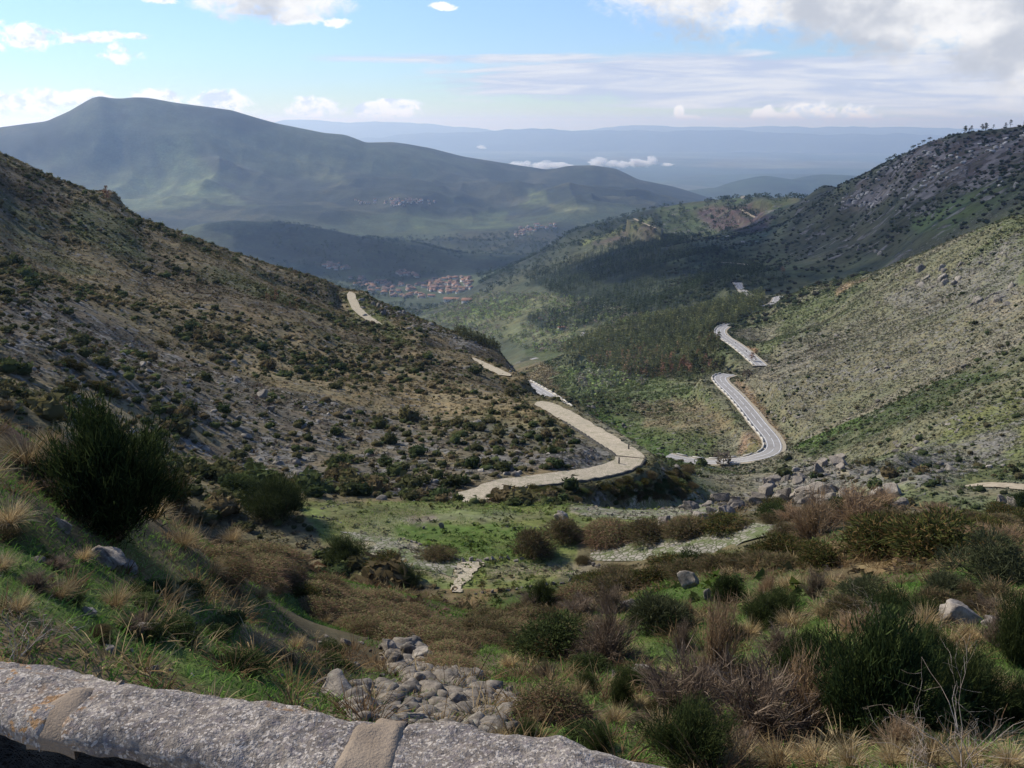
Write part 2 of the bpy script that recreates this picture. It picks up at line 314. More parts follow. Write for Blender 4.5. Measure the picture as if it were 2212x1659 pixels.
# ---------------------------------------------------------------- object helpers
def tag(o, label=None, cat=None, group=None, kind=None):
    if label: o['label'] = label
    if cat: o['category'] = cat
    if group: o['group'] = group
    if kind: o['kind'] = kind
    return o
def npmesh(name, co, quads=None, tris=None, mat=None, col=None, smooth=False, mats=None, midx=None):
    m = bpy.data.meshes.new(name); co = np.asarray(co, np.float32)
    m.vertices.add(len(co)); m.vertices.foreach_set('co', co.ravel())
    idx = []; st = []; pos = 0
    if quads is not None and len(quads): q = np.asarray(quads, np.int32); idx.append(q.ravel()); st.append(pos+np.arange(len(q))*4); pos += q.size
    if tris is not None and len(tris): t = np.asarray(tris, np.int32); idx.append(t.ravel()); st.append(pos+np.arange(len(t))*3); pos += t.size
    idx = np.concatenate(idx); st = np.concatenate(st)
    m.loops.add(len(idx)); m.loops.foreach_set('vertex_index', idx.astype(np.int32))
    m.polygons.add(len(st)); m.polygons.foreach_set('loop_start', st.astype(np.int32))
    if smooth: m.polygons.foreach_set('use_smooth', np.ones(len(st), bool))
    if midx is not None: m.polygons.foreach_set('material_index', np.asarray(midx, np.int32))
    m.update(calc_edges=True)
    if col is not None:
        a = m.color_attributes.new('col', 'FLOAT_COLOR', 'POINT'); c4 = np.ones((len(co), 4), np.float32); c4[:, :3] = col
        a.data.foreach_set('color', c4.ravel())
    for k in (mats or ([mat] if mat else [])): m.materials.append(k)
    return m
def link(name, mesh, parent=None, loc=None):
    o = bpy.data.objects.new(name, mesh); COL.objects.link(o)
    if parent: o.parent = parent
    if loc is not None: o.location = loc
    return o
def sheet(nr, nc):
    i = np.arange(nr-1)[:, None]*nc+np.arange(nc-1)[None]
    return np.stack([i, i+1, i+nc+1, i+nc], -1).reshape(-1, 4)

def ground_material(name, s1, s2, spot, spot_amt, bump, bdist, rock=(0.25, 0.24, 0.22), rock_amt=0.0, rock_scale=1.0, spotcol=(0.022, 0.028, 0.012)):
    """s1, s2: sizes in metres of the coarse and the fine mottling; spot: size of the low plants"""
    mt = bpy.data.materials.new(name); mt.use_nodes = True; t = NT(mt.node_tree); t.n.clear()
    pos = t.new('ShaderNodeNewGeometry').outputs['Position']
    at = t.new('ShaderNodeAttribute', attribute_name='col').outputs['Color']
    ra = t.new('ShaderNodeAttribute', attribute_name='rock').outputs['Fac']
    pl = t.new('ShaderNodeAttribute', attribute_name='plants').outputs['Fac']
    n1 = t.noise(pos, 1/s1, 6, 0.62); n2 = t.noise(pos, 1/s2, 5, 0.65)
    f = t.m('MULTIPLY', t.ramp(n1, 0.25, 0.75, 0.62, 1.42, False), t.ramp(n2, 0.3, 0.7, 0.66, 1.36, False))
    mul = t.new('ShaderNodeVectorMath', operation='SCALE'); t.l.new(at, mul.inputs[0]); t.l.new(f, mul.inputs['Scale'])
    c = mul.outputs[0]
    hue = t.noise(pos, 1/(s1*0.6), 3)
    c = t.mix(t.ramp(hue, 0.35, 0.7, 0.0, 0.35), c, t.mix(1.0, c, (1.25, 0.92, 0.66), 'MULTIPLY'))
    # bare rock
    rv = t.noise(pos, 1/rock_scale, 5, 0.6, 0.4)
    rf = t.ramp(t.m('ADD', rv, t.m('MULTIPLY', ra, 0.17)), 0.60, 0.67)
    rf = t.m('MULTIPLY', rf, t.m('MULTIPLY', rock_amt, t.ramp(ra, 0.02, 0.25)), clamp=True)
    rcol = t.mix(t.ramp(n2, 0.35, 0.65), t.mix(1.0, rock, (0.5, 0.5, 0.5), 'MULTIPLY'), rock)
    c = t.mix(rf, c, rcol)
    # low plants too small to stand alone
    vd = t.vor(pos, 1/spot); sn = t.noise(pos, 1/(spot*5), 3)
    sf = t.m('MULTIPLY', t.ramp(t.m('ADD', vd, t.m('MULTIPLY', sn, 0.5)), 0.48, 0.62, 1, 0), t.m('MULTIPLY', pl, spot_amt), clamp=True)
    c = t.mix(sf, c, spotcol)
    h = t.m('ADD', t.m('MULTIPLY', n1, 0.7), t.m('ADD', t.m('MULTIPLY', n2, 0.35), t.m('ADD', t.m('MULTIPLY', rf, 0.5), t.m('MULTIPLY', sf, 0.5))))
    b = t.new('ShaderNodeBump'); b.inputs['Strength'].default_value = bump; b.inputs['Distance'].default_value = bdist; t.l.new(h, b.inputs['Height'])
    p = t.new('ShaderNodeBsdfPrincipled'); t.l.new(c, p.inputs['Base Color']); p.inputs['Roughness'].default_value = 0.95
    p.inputs['Specular IOR Level'].default_value = 0.1
    t.l.new(b.outputs[0], p.inputs['Normal'])
    o_ = t.new('ShaderNodeOutputMaterial'); t.l.new(p.outputs[0], o_.inputs[0]); return mt

# ---------------------------------------------------------------- what covers the ground
PX, PY = project(GX, GY, GZ); PX = np.where(GY > 0.5, PX, -9999)
def wob(amp, wl, seed): return fbm(GX, GY, wl, 4, seed)*amp
def inpoly(px, py, poly):
    r = np.zeros(px.shape, bool); x0, y0 = poly[-1]
    for x1, y1 in poly:
        if y0 != y1:
            c = ((y1 > py) != (y0 > py)) & (px < (x0-x1)*(py-y1)/(y0-y1)+x1); r ^= c
        x0, y0 = x1, y1
    return r
CG = np.zeros(GX.shape+(3,)); ROCK = np.zeros(GX.shape); PLANT = np.ones(GX.shape)
def blend(f, c):
    f = np.clip(f, 0, 1)[..., None]; CG[:] = CG*(1-f)+np.array(c)*f
patch1 = fbm(GX, GY, 60, 4, 1); patch2 = fbm(GX, GY, 9, 4, 2); patch3 = fbm(GX, GY, 400, 5, 3); patch4 = fbm(GX, GY, 1.6, 4, 5)
CG[:] = (0.120, 0.104, 0.055)
near = 1-sstep(55, 70, RR)
# near banks: green turf, straw and dark soil
blend(near, (0.085, 0.070, 0.036))
blend(near*sstep(-0.05, 0.25, patch2+0.5*patch4), (0.060, 0.088, 0.022))
blend(near*sstep(0.12, 0.4, fbm(GX, GY, 5, 4, 9)), (0.17, 0.125, 0.060))
# left hillside and the mid distance
mid = sstep(88, 100, RR)*(1-sstep(1100, 1300, RR))
left = mid*(1-sstep(0.02, 0.10, AA + 0.03*patch1))
blend(left, (0.155, 0.126, 0.064))
blend(left*sstep(0.0, 0.35, patch1), (0.195, 0.160, 0.085))
blend(left*sstep(0.05, 0.4, fbm(GX, GY, 45, 4, 11))*0.8, (0.078, 0.064, 0.038))
blend(left*sstep(0.1, 0.4, fbm(GX, GY, 30, 4, 12))*0.7, (0.090, 0.100, 0.040))
right = mid*sstep(0.05, 0.16, AA + 0.03*patch1)
blend(right, (0.138, 0.138, 0.078))
blend(right*sstep(-0.05, 0.3, patch1), (0.180, 0.168, 0.112))
blend(right*sstep(0.0, 0.3, fbm(GX, GY, 70, 4, 13))*0.8, (0.095, 0.115, 0.045))
# dark mountain on the right, forests beyond
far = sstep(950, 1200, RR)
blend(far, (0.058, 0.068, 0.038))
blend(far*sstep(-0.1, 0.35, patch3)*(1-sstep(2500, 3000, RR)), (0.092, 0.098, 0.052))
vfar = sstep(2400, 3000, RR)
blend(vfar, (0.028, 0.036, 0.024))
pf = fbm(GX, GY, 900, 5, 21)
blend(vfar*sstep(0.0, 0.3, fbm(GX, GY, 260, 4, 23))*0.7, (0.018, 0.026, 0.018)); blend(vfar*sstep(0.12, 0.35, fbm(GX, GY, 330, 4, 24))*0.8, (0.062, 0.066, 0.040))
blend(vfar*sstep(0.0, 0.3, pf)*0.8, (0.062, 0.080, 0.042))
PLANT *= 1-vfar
AREAS = [
 (100, 230, (0.080, 0.076, 0.036), 1.0, 12, 0, [(1050,1052),(1340,1015),(1366,1000),(1420,985),(1490,1060),(1400,1085),(1090,1082)]),
 # rmin rmax colour opacity raggedness rock polygon
 (8, 24, (0.165, 0.130, 0.088), 1.0, 24, 0, [(820,1370),(900,1400),(1040,1480),(1110,1530),(1090,1600),(980,1600),(760,1560),(640,1510),(680,1480),(900,1500)]),
 (12, 60, (0.105, 0.068, 0.040), .9, 30, 0, [(0,880),(90,960),(400,1090),(700,1220),(1010,1330),(1020,1400),(800,1350),(430,1180),(100,1010),(0,940)]),
 (60, 100, (0.130, 0.155, 0.045), 1.0, 14, 0, [(640,1085),(1290,1080),(1560,1085),(1560,1105),(1240,1150),(1240,1210),(1180,1280),(990,1285),(700,1170)]),
 (60, 100, (0.130, 0.130, 0.055), .8, 20, 0, [(720,1095),(960,1093),(900,1125),(680,1140)]),
 (60, 100, (0.150, 0.155, 0.080), .7, 26, 0, [(720,1140),(860,1110),(1180,1110),(1180,1125),(940,1135),(800,1165)]),
 (60, 100, (0.175, 0.155, 0.100), .8, 16, 0, [(1050,1225),(1320,1215),(1310,1240),(1060,1258)]),
 (60, 95, (0.30, 0.265, 0.20), .9, 10, 0, [(1225,1095),(1340,1098),(1540,1096),(1545,1120),(1300,1120),(1240,1110)]),
 (60, 95, (0.27, 0.24, 0.185), .75, 22, 0, [(740,1155),(860,1165),(960,1195),(1000,1230),(1000,1262),(900,1240),(800,1200)]),
 (60, 95, (0.19, 0.155, 0.125), .9, 8, 0, [(870,1122),(940,1110),(945,1132),(895,1138)]),
 (60, 100, (0.070, 0.110, 0.022), .9, 16, 0, [(840,1135),(1000,1130),(1190,1140),(1130,1200),(960,1200),(870,1165)]),
 # rocky bands of the left hillside
 (90, 500, (0.075, 0.072, 0.066), .5, 40, .55, [(0,600),(150,640),(420,780),(760,880),(1000,900),(1320,960),(1300,1010),(1000,1030),(960,1080),(700,1050),(500,960),(250,880),(0,800)]),
 (90, 300, (0.080, 0.076, 0.070), .5, 30, .8, [(380,930),(640,990),(820,1040),(980,1060),(960,1085),(760,1070),(500,1010),(390,970)]),
 (100, 200, (0.080, 0.076, 0.070), .5, 16, .9, [(990,985),(1150,980),(1330,950),(1330,985),(1250,1010),(1010,1035)]),
 (250, 600, (0.085, 0.080, 0.072), .5, 14, .9, [(770,630),(850,650),(900,690),(960,712),(1060,760),(960,740),(860,690),(800,660)]),
 (150, 700, (0.200, 0.165, 0.090), .8, 14, 0, [(190,415),(300,462),(520,545),(700,600),(850,660),(800,690),(700,650),(520,570),(420,520),(280,470)]),
 (150, 500, (0.190, 0.150, 0.078), .6, 26, 0, [(500,640),(620,680),(760,740),(860,800),(1000,850),(1180,880),(1150,930),(1000,900),(860,860),(700,800),(560,720)]),
 (150, 560, (0.105, 0.125, 0.038), .8, 16, 0, [(740,630),(790,640),(900,760),(860,740),(800,700),(760,680)]),
 (150, 500, (0.105, 0.120, 0.045), .6, 30, 0, [(150,430),(280,480),(330,560),(250,560),(140,500)]),
 # gully floor and the valley
 (230, 900, (0.092, 0.118, 0.042), 1, 26, 0, [(1150,780),(1280,770),(1560,860),(1600,900),(1500,1010),(1400,990),(1240,880)]),
 (230, 900, (0.180, 0.150, 0.085), .8, 26, 0, [(1360,870),(1480,860),(1560,870),(1600,930),(1540,950),(1400,920)]),
 (230, 900, (0.065, 0.105, 0.024), .9, 18, 0, [(1230,890),(1290,880),(1420,960),(1480,985),(1440,1000),(1330,955)]),
 (300, 560, (0.22, 0.155, 0.100), .9, 5, 0, [(1608,935),(1640,935),(1650,960),(1600,985),(1590,980)]),
 (300, 560, (0.14, 0.135, 0.050), .9, 6, 0, [(1625,945),(1652,965),(1630,980),(1602,987)]),
 (600, 1400, (0.058, 0.075, 0.030), 1, 20, 0, [(1130,740),(1250,730),(1400,690),(1650,640),(1600,700),(1560,800),(1250,830),(1130,760)]),
 (800, 2400, (0.115, 0.125, 0.062), 1, 26, 0, [(860,665),(1030,640),(1200,640),(1420,690),(1250,720),(1200,745),(1120,740),(950,700)]),
 (800, 2400, (0.110, 0.145, 0.045), .8, 22, 0, [(1030,650),(1090,645),(1150,665),(1090,690),(1010,680)]),
 (800, 2400, (0.022, 0.030, 0.016), .95, 22, 0, [(1130,600),(1400,500),(1560,540),(1700,610),(1640,640),(1350,690),(1180,720),(1130,690),(1240,660)]),
 (800, 2400, (0.055, 0.070, 0.032), .8, 22, 0, [(1400,560),(1520,520),(1700,560),(1800,590),(1720,620),(1560,600)]),
 (1500, 3500, (0.145, 0.165, 0.055), .95, 8, 0, [(1250,525),(1340,492),(1410,470),(1395,492),(1310,515),(1255,532)]),
 (1500, 3500, (0.090, 0.075, 0.055), .9, 14, 0, [(1270,528),(1400,480),(1430,500),(1350,522)]),
 (1500, 3500, (0.058, 0.078, 0.034), .9, 24, .25, [(1420,445),(1600,425),(1700,440),(1650,520),(1430,500)]),
 (1500, 3500, (0.072, 0.050, 0.046), .85, 16, .2, [(1500,455),(1620,440),(1680,470),(1640,500),(1540,495)]),
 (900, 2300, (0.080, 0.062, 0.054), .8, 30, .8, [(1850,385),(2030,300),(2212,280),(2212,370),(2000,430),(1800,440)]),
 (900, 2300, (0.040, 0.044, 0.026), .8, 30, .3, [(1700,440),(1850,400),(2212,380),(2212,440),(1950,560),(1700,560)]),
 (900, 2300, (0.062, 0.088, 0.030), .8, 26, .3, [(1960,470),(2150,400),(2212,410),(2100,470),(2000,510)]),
 (1500, 2500, (0.16, 0.14, 0.12), .8, 8, .9, [(1815,435),(1850,420),(1880,405),(1930,410),(1900,440),(1860,455)]),
 # right hillside
 (130, 420, (0.050, 0.068, 0.024), .9, 26, 0, [(2212,740),(2212,790),(2050,870),(1900,935),(1760,985),(1700,970),(1800,910),(1870,850),(2050,800)]),
 (130, 420, (0.080, 0.125, 0.030), .9, 16, 0, [(1700,940),(1800,895),(1860,905),(1760,965),(1700,975)]),
 (130, 420, (0.050, 0.064, 0.026), .8, 22, 0, [(1900,1010),(2100,960),(2212,880),(2212,900),(2100,1000),(1950,1035)]),
 (120, 420, (0.120, 0.135, 0.045), .7, 30, .4, [(2212,830),(2212,990),(2000,1010),(2050,900)]),
 (150, 760, (0.20, 0.185, 0.150), .4, 50, .75, [(2212,500),(2212,640),(2000,680),(1900,640),(2050,570)]),
 (100, 420, (0.20, 0.185, 0.155), .5, 30, .9, [(1640,1040),(1750,990),(1830,1010),(2050,960),(2212,900),(2212,960),(2050,1040),(1850,1060),(1660,1060)]),
 (130, 1000, (0.19, 0.17, 0.12), .3, 30, .5, [(1620,780),(1750,700),(2212,620),(2212,780),(1800,850),(1720,920),(1640,850)]),
 (60, 130, (0.13, 0.115, 0.075), .7, 16, .7, [(1480,1080),(1650,1050),(1900,1040),(2212,1050),(2212,1120),(1900,1100),(1560,1100)]),
 (500, 700, (0.36, 0.24, 0.13), .9, 6, .3, [(1575,712),(1600,715),(1640,760),(1625,770),(1590,735)]),
 (380, 600, (0.33, 0.24, 0.14), .9, 6, .3, [(1590,815),(1640,870),(1700,955),(1690,968),(1640,900),(1585,830)]),
 (800, 1100, (0.28, 0.20, 0.12), .7, 10, .3, [(1820,612),(1870,605),(1850,630),(1800,640)]),
 # open fields and spurs of the far mountain
 (5500, 9500, (0.105, 0.135, 0.060), .75, 34, 0, [(330,300),(400,290),(430,340),(480,390),(420,420),(360,380)]),
 (5500, 9500, (0.125, 0.155, 0.065), .6, 30, 0, [(270,380),(470,400),(540,440),(300,450),(220,430)]),
 (5500, 9500, (0.120, 0.140, 0.060), .6, 12, 0, [(400,370),(440,370),(520,385),(510,390),(430,385)]),
 (5500, 9500, (0.110, 0.125, 0.055), .5, 22, 0, [(640,330),(760,350),(740,400),(650,380)]),
 (4000, 9000, (0.120, 0.145, 0.060), .7, 14, 0, [(1130,405),(1180,415),(1190,440),(1120,445),(1150,430)]),
 (4000, 9000, (0.140, 0.150, 0.070), .7, 10, 0, [(1180,440),(1230,445),(1300,450),(1280,460),(1200,455)]),
 (4500, 7500, (0.095, 0.125, 0.050), .5, 26, 0, [(880,470),(1100,460),(1100,500),(900,500)]),
 (3000, 4800, (0.026, 0.036, 0.026), .95, 10, 0, [(420,500),(520,484),(620,480),(760,515),(900,570),(960,600),(860,610),(740,580),(560,560)]),
]
for (r0, r1, c, op, rag, rk, poly) in AREAS:
    cy = sum(p[1] for p in poly)/len(poly); cr_ = math.sqrt(r0*r1)
    wl = rag/FPX*cr_*4.0
    a0 = max(0, int((math.log(r0)-lrs[0])/(lrs[1]-lrs[0]))); a1 = min(NR, int((math.log(r1)-lrs[0])/(lrs[1]-lrs[0])))
    bx = (PX[a0:a1] > min(p[0] for p in poly)-rag*2).any(0) & (PX[a0:a1] < max(p[0] for p in poly)+rag*2).any(0)
    c0, c1 = np.nonzero(bx)[0][[0, -1]]; sl = (slice(a0, a1), slice(c0, c1+1)); gx, gy = GX[sl], GY[sl]
    f = np.zeros(GX.shape)
    f[sl] = inpoly(PX[sl]+fbm(gx, gy, wl, 4, 50)*rag*1.0, PY[sl]+fbm(gx, gy, wl, 4, 60)*rag*0.6, poly)
    g = f[sl]
    for _ in range(4):
        g[1:-1, 1:-1] = (g[1:-1, 1:-1]*2+g[:-2, 1:-1]+g[2:, 1:-1]+g[1:-1, :-2]+g[1:-1, 2:])/6
    tex = np.clip(1+1.1*fbm(gx, gy, wl*0.35, 4, 90+len(poly)), 0.25, 1.2)
    q = np.clip(g*op*tex, 0, 1)[..., None]; CG[sl] = CG[sl]*(1-q)+np.array(c)*q; ROCK[sl] = np.maximum(ROCK[sl], g*rk)
PLANT *= 1 - sstep(60, 66, RR)*(1-sstep(95, 100, RR))*0.7
ROCK = np.maximum(ROCK, mid*0.22)

def ring(name, k0, k1, mat):
    sl = slice(k0, k1); nr = k1-k0; nc = GX.shape[1]
    co = np.stack([GX[sl].ravel(), GY[sl].ravel(), GZ[sl].ravel()], 1)
    m = npmesh(name, co, sheet(nr, nc), mat=mat, col=CG[sl].reshape(-1, 3), smooth=True)
    for an, arr in (('rock', ROCK), ('plants', PLANT)):
        a = m.attributes.new(an, 'FLOAT', 'POINT'); a.data.foreach_set('value', arr[sl].ravel().astype(np.float32))
    return tag(link(name, m), kind='structure')
kr = lambda r: int((math.log(r)-lrs[0])/(lrs[1]-lrs[0]))
M_near = ground_material('turf', 1.3, 0.09, 0.16, 0.0, 0.9, 0.05, rock_amt=0.3, rock_scale=0.5, spotcol=(0.03, 0.035, 0.014))
M_mid = ground_material('hillside_ground', 9.0, 0.9, 1.5, 0.6, 1.0, 0.6, rock_amt=0.85, rock_scale=3.2, rock=(0.23,0.215,0.18))
M_far = ground_material('wooded_hills', 110.0, 16.0, 22.0, 0.45, 1.0, 7.0, rock_amt=0.7, rock_scale=30, rock=(0.22, 0.20, 0.19), spotcol=(0.018, 0.028, 0.015))
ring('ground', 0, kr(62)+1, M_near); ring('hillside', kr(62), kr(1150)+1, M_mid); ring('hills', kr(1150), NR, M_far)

# ---------------------------------------------------------------- plain, far ranges, reservoir
pa = np.linspace(-1.1, 1.1, 420); pr = np.exp(np.linspace(math.log(9000), math.log(125000), 260))
PA, PRR = np.meshgrid(pa, pr); fx = PRR*np.sin(PA); fy = PRR*np.cos(PA)
roll = fbm(fx, fy, 5000, 5, 70); fz = -1050 + 110*np.maximum(roll, -0.1)*sstep(11000, 15000, PRR)*(1-sstep(27000, 31000, PRR))
fz += (70+60*fbm(fx, fy, 9000, 4, 77))*np.exp(-((PRR-24000)/3500)**2)
# wooded hills in front of the plain
def hill_add(z, px, r, h, wa, wr):
    A, T = ray(px, 400); return np.maximum(z, -1060 + (h+1060)*np.exp(-((PA-A)/wa)**2 - ((PRR-r)/wr)**2)*(1+0.22*fbm(fx, fy, 2200, 5, 71)))
for px_, r_, h_, wa_, wr_ in [(1660, 12500, -662, .075, 1500), (1800, 13000, -668, .11, 1600), (1560, 12000, -780, .08, 1300), (1480, 16000, -960, .05, 1800), (1920, 12500, -700, .07, 1500), (1250, 14500, -920, .07, 1500), (1700, 18500, -940, .1, 1200)]:
    fz = hill_add(fz, px_, r_, h_, wa_, wr_)
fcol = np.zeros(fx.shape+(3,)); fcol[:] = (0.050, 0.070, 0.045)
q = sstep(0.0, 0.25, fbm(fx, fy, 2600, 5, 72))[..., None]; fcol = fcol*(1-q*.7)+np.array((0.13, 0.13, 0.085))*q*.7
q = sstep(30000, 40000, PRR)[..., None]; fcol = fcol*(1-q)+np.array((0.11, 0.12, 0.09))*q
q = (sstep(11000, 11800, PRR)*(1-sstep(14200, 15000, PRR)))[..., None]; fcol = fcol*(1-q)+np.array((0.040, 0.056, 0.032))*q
M_plain = ground_material('plain_fields', 1500.0, 300.0, 160.0, 0.3, 0.3, 40.0)
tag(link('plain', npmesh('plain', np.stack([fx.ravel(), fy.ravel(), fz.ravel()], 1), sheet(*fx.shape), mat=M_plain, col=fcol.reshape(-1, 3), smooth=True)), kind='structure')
def range_(name, r, depth, prof, seed, col):
    """a mountain range: front slope, crest, back slope"""
    xs = np.linspace(prof[0][0], prof[-1][0], 360); ys = np.interp(xs, [p[0] for p in prof], [p[1] for p in prof])
    rows = []
    prs = np.linspace(-1, 1, 15)
    for t_ in prs:
        row = []
        for x_, y_ in zip(xs, ys):
            A, T = ray(x_, y_); rr = r+depth*t_; f = (1-abs(t_))**0.9
            zc = T*r; cx_ = rr*math.sin(A); cy_ = rr*math.cos(A)
            row.append((cx_, cy_, -1070 + (zc+1070)*f))
        rows.append(row)
    co = np.array(rows); nz = fbm(co[..., 0], co[..., 1], 6000, 5, seed); nz2 = fbm(co[..., 0], co[..., 1], 2500, 4, seed+3)
    co[..., 2] += (nz*260+nz2*160)*(1-np.abs(prs))[:, None]*0.9
    m = npmesh(name, co.reshape(-1, 3), sheet(*co.shape[:2]), mat=M_plain, col=np.tile(col, (co.shape[0]*co.shape[1], 1)), smooth=True)
    tag(link(name, m), kind='structure')
range_('far_hills', 52000, 7000, [(300,290),(560,275),(620,264),(700,262),(760,268),(860,266),(960,270),(1010,276),(1080,279),(1200,280),(1300,278),(1360,273),(1440,270),(1530,271),(1660,272),(1720,270),(1760,272),(1840,269),(1880,272),(2000,276),(2100,279),(2400,282)], 80, (0.07, 0.08, 0.07))
range_('far_hills', 40000, 5000, [(700,300),(900,292),(1050,292),(1200,285),(1280,280),(1340,285),(1500,287),(1700,285),(1900,288),(2200,290)], 90, (0.06, 0.07, 0.06))
# reservoir
def blob(pxs, r0, r1, z, name, mat):
    vs = []; N = 40
    for i in range(N+1):
        px_ = pxs[0]+(pxs[1]-pxs[0])*i/N; A, _ = ray(px_, 335); w = math.sin(math.pi*i/N)**0.5; rc = (r0+r1)/2 + 500*math.sin(i*.7); h = (r1-r0)/2*w*(0.8+.2*math.sin(i*1.3))
        for s_ in (-1, 1): r = rc+s_*h; vs.append((r*math.sin(A), r*math.cos(A), z))
    m = npmesh(name, vs, [(2*i, 2*i+1, 2*i+3, 2*i+2) for i in range(N)], mat=mat); tag(link(name, m), kind='structure')
def simple(name, col, rough=0.8, spec=0.3):
    mt = bpy.data.materials.new(name); mt.use_nodes = True; b = mt.node_tree.nodes['Principled BSDF']
    b.inputs['Base Color'].default_value = col+(1,); b.inputs['Roughness'].default_value = rough; b.inputs['Specular IOR Level'].default_value = spec; return mt
M_water = simple('lake_water', (0.25, 0.3, 0.35), 0.12, 1.0)
blob((1540, 1830), 34000, 36500, -1020, 'water', M_water)

# ---------------------------------------------------------------- air
def box_mesh(name, lo, hi, mat):
    v = [(x, y, z) for x in (lo[0], hi[0]) for y in (lo[1], hi[1]) for z in (lo[2], hi[2])]
    return npmesh(name, v, [(0,1,3,2),(4,6,7,5),(0,4,5,1),(2,3,7,6),(0,2,6,4),(1,5,7,3)], mat=mat)
HAZE_D = 0.000044
mh = bpy.data.materials.new('haze'); mh.use_nodes = True; mh.node_tree.nodes.clear(); ht = NT(mh.node_tree)
pv = ht.new('ShaderNodeVolumePrincipled'); pv.inputs['Color'].default_value = (0.50, 0.69, 1.0, 1); pv.inputs['Absorption Color'].default_value = (1, 1, 1, 1); pv.inputs['Density'].default_value = HAZE_D; pv.inputs['Anisotropy'].default_value = 0.42
ho = ht.new('ShaderNodeOutputMaterial'); ht.l.new(pv.outputs[0], ho.inputs['Volume'])
tag(link('haze', box_mesh('haze', (-130000, -20000, -1250), (130000, 140000, float(max(GZ.max(), 60))+60), mh)), 'thin pale blue air haze over the valley and plain', 'haze', kind='stuff')

# ---------------------------------------------------------------- cloud that shades the dark mountain
def ico(sub):
    t = (1+5**.5)/2
    v = [(-1,t,0),(1,t,0),(-1,-t,0),(1,-t,0),(0,-1,t),(0,1,t),(0,-1,-t),(0,1,-t),(t,0,-1),(t,0,1),(-t,0,-1),(-t,0,1)]
    f = [(0,11,5),(0,5,1),(0,1,7),(0,7,10),(0,10,11),(1,5,9),(5,11,4),(11,10,2),(10,7,6),(7,1,8),(3,9,4),(3,4,2),(3,2,6),(3,6,8),(3,8,9),(4,9,5),(2,4,11),(6,2,10),(8,6,7),(9,8,1)]
    v = [np.array(a)/np.linalg.norm(a) for a in v]
    for _ in range(sub):
        cache = {}; nf = []
        def mid_(a, b):
            k = (min(a, b), max(a, b))
            if k not in cache: m = v[a]+v[b]; v.append(m/np.linalg.norm(m)); cache[k] = len(v)-1
            return cache[k]
        for a, b, c in f:
            x, y, z = mid_(a, b), mid_(b, c), mid_(c, a); nf += [(a, x, z), (b, y, x), (c, z, y), (x, y, z)]
        f = nf
    return np.array(v), np.array(f)
ICO = {k: ico(k) for k in (1, 2, 3, 4)}
def n3(v, s, seed):   # cheap 3-D noise from three planes
    return (vnoise(v[:, 0]*s+v[:, 2]*s*.7+seed, v[:, 1]*s-v[:, 2]*s*.4, seed)+vnoise(v[:, 1]*s+seed*2, v[:, 2]*s+v[:, 0]*s*.5, seed+7))*0.6
M_cloud = simple('cloud_white', (0.9, 0.9, 0.92), 1.0, 0.0)
M_thin = bpy.data.materials.new('thin_cloud'); M_thin.use_nodes = True; M_thin.node_tree.nodes.clear(); tt = NT(M_thin.node_tree)
td = tt.new('ShaderNodeBsdfDiffuse'); td.inputs[0].default_value = (.9, .9, .92, 1); tp = tt.new('ShaderNodeBsdfTransparent'); tm_ = tt.new('ShaderNodeMixShader'); tm_.inputs[0].default_value = 0.42
tt.l.new(tp.outputs[0], tm_.inputs[1]); tt.l.new(td.outputs[0], tm_.inputs[2]); tw = tt.new('ShaderNodeOutputMaterial'); tt.l.new(tm_.outputs[0], tw.inputs[0])
def cloud(c, rad, seed, sub=4):
    v, f = ICO[sub]; d = 1+0.28*n3(v, 1.6, seed)+0.16*n3(v, 4, seed+1)+0.08*n3(v, 9, seed+2)
    co = v*d[:, None]*np.array(rad); co[:, 2] = np.where(co[:, 2] < -0.3*rad[2], -0.3*rad[2], co[:, 2])
    return co+np.array(c), f
def shade_cloud(S, rad, alt, seed):
    k = (alt-S[2])/SUNV.z; c = (S[0]+SUNV.x*k, S[1]+SUNV.y*k, alt)
    co, f = cloud(c, rad, seed); tag(link('cloud', npmesh('cloud', co, tris=f, mat=M_thin, smooth=True)), kind='structure')
shade_cloud((700, 1640, -130), (530, 680, 120), 950, 3)
shade_cloud((330, 1980, -250), (250, 420, 120), 980, 5)
shade_cloud((-550, 3950, -480), (620, 520, 120), 1000, 9)
# low scraps of cloud lying over the plain
M_puff = bpy.data.materials.new('cloud_vapour'); M_puff.use_nodes = True; M_puff.node_tree.nodes.clear(); pt = NT(M_puff.node_tree); pq = pt.new('ShaderNodeVolumePrincipled')
pq.inputs['Color'].default_value = (1, 1, 1, 1); pq.inputs['Density'].default_value = 0.012; pq.inputs['Anisotropy'].default_value = 0.2; pw = pt.new('ShaderNodeOutputMaterial'); pt.l.new(pq.outputs[0], pw.inputs['Volume'])
for i, (px_, py_, w_, h_) in enumerate([(1112,357,16,6),(1135,356,12,7),(1172,358,18,8),(1205,357,22,5),(1290,352,16,9),(1322,353,14,6),(1345,355,16,6),(1372,352,14,8),(1385,354,20,7),(1408,347,13,9),(1040,318,9,4),(1440,356,12,3)]):
    A, T = ray(px_, py_); r_ = 15500; c = (r_*math.sin(A), r_*math.cos(A), r_*T)
    v, f = ICO[4]; d = 1+0.5*n3(v, 2.2, 20+i)+0.35*n3(v, 5, 31+i)+.2*n3(v, 11, 41+i)
    co = v*d[:, None]*np.array((w_/FPX*r_, w_/FPX*r_, h_/FPX*r_))+np.array(c)
    tag(link('cloud', npmesh('cloud', co, tris=f, mat=M_puff, smooth=True)), kind='structure')

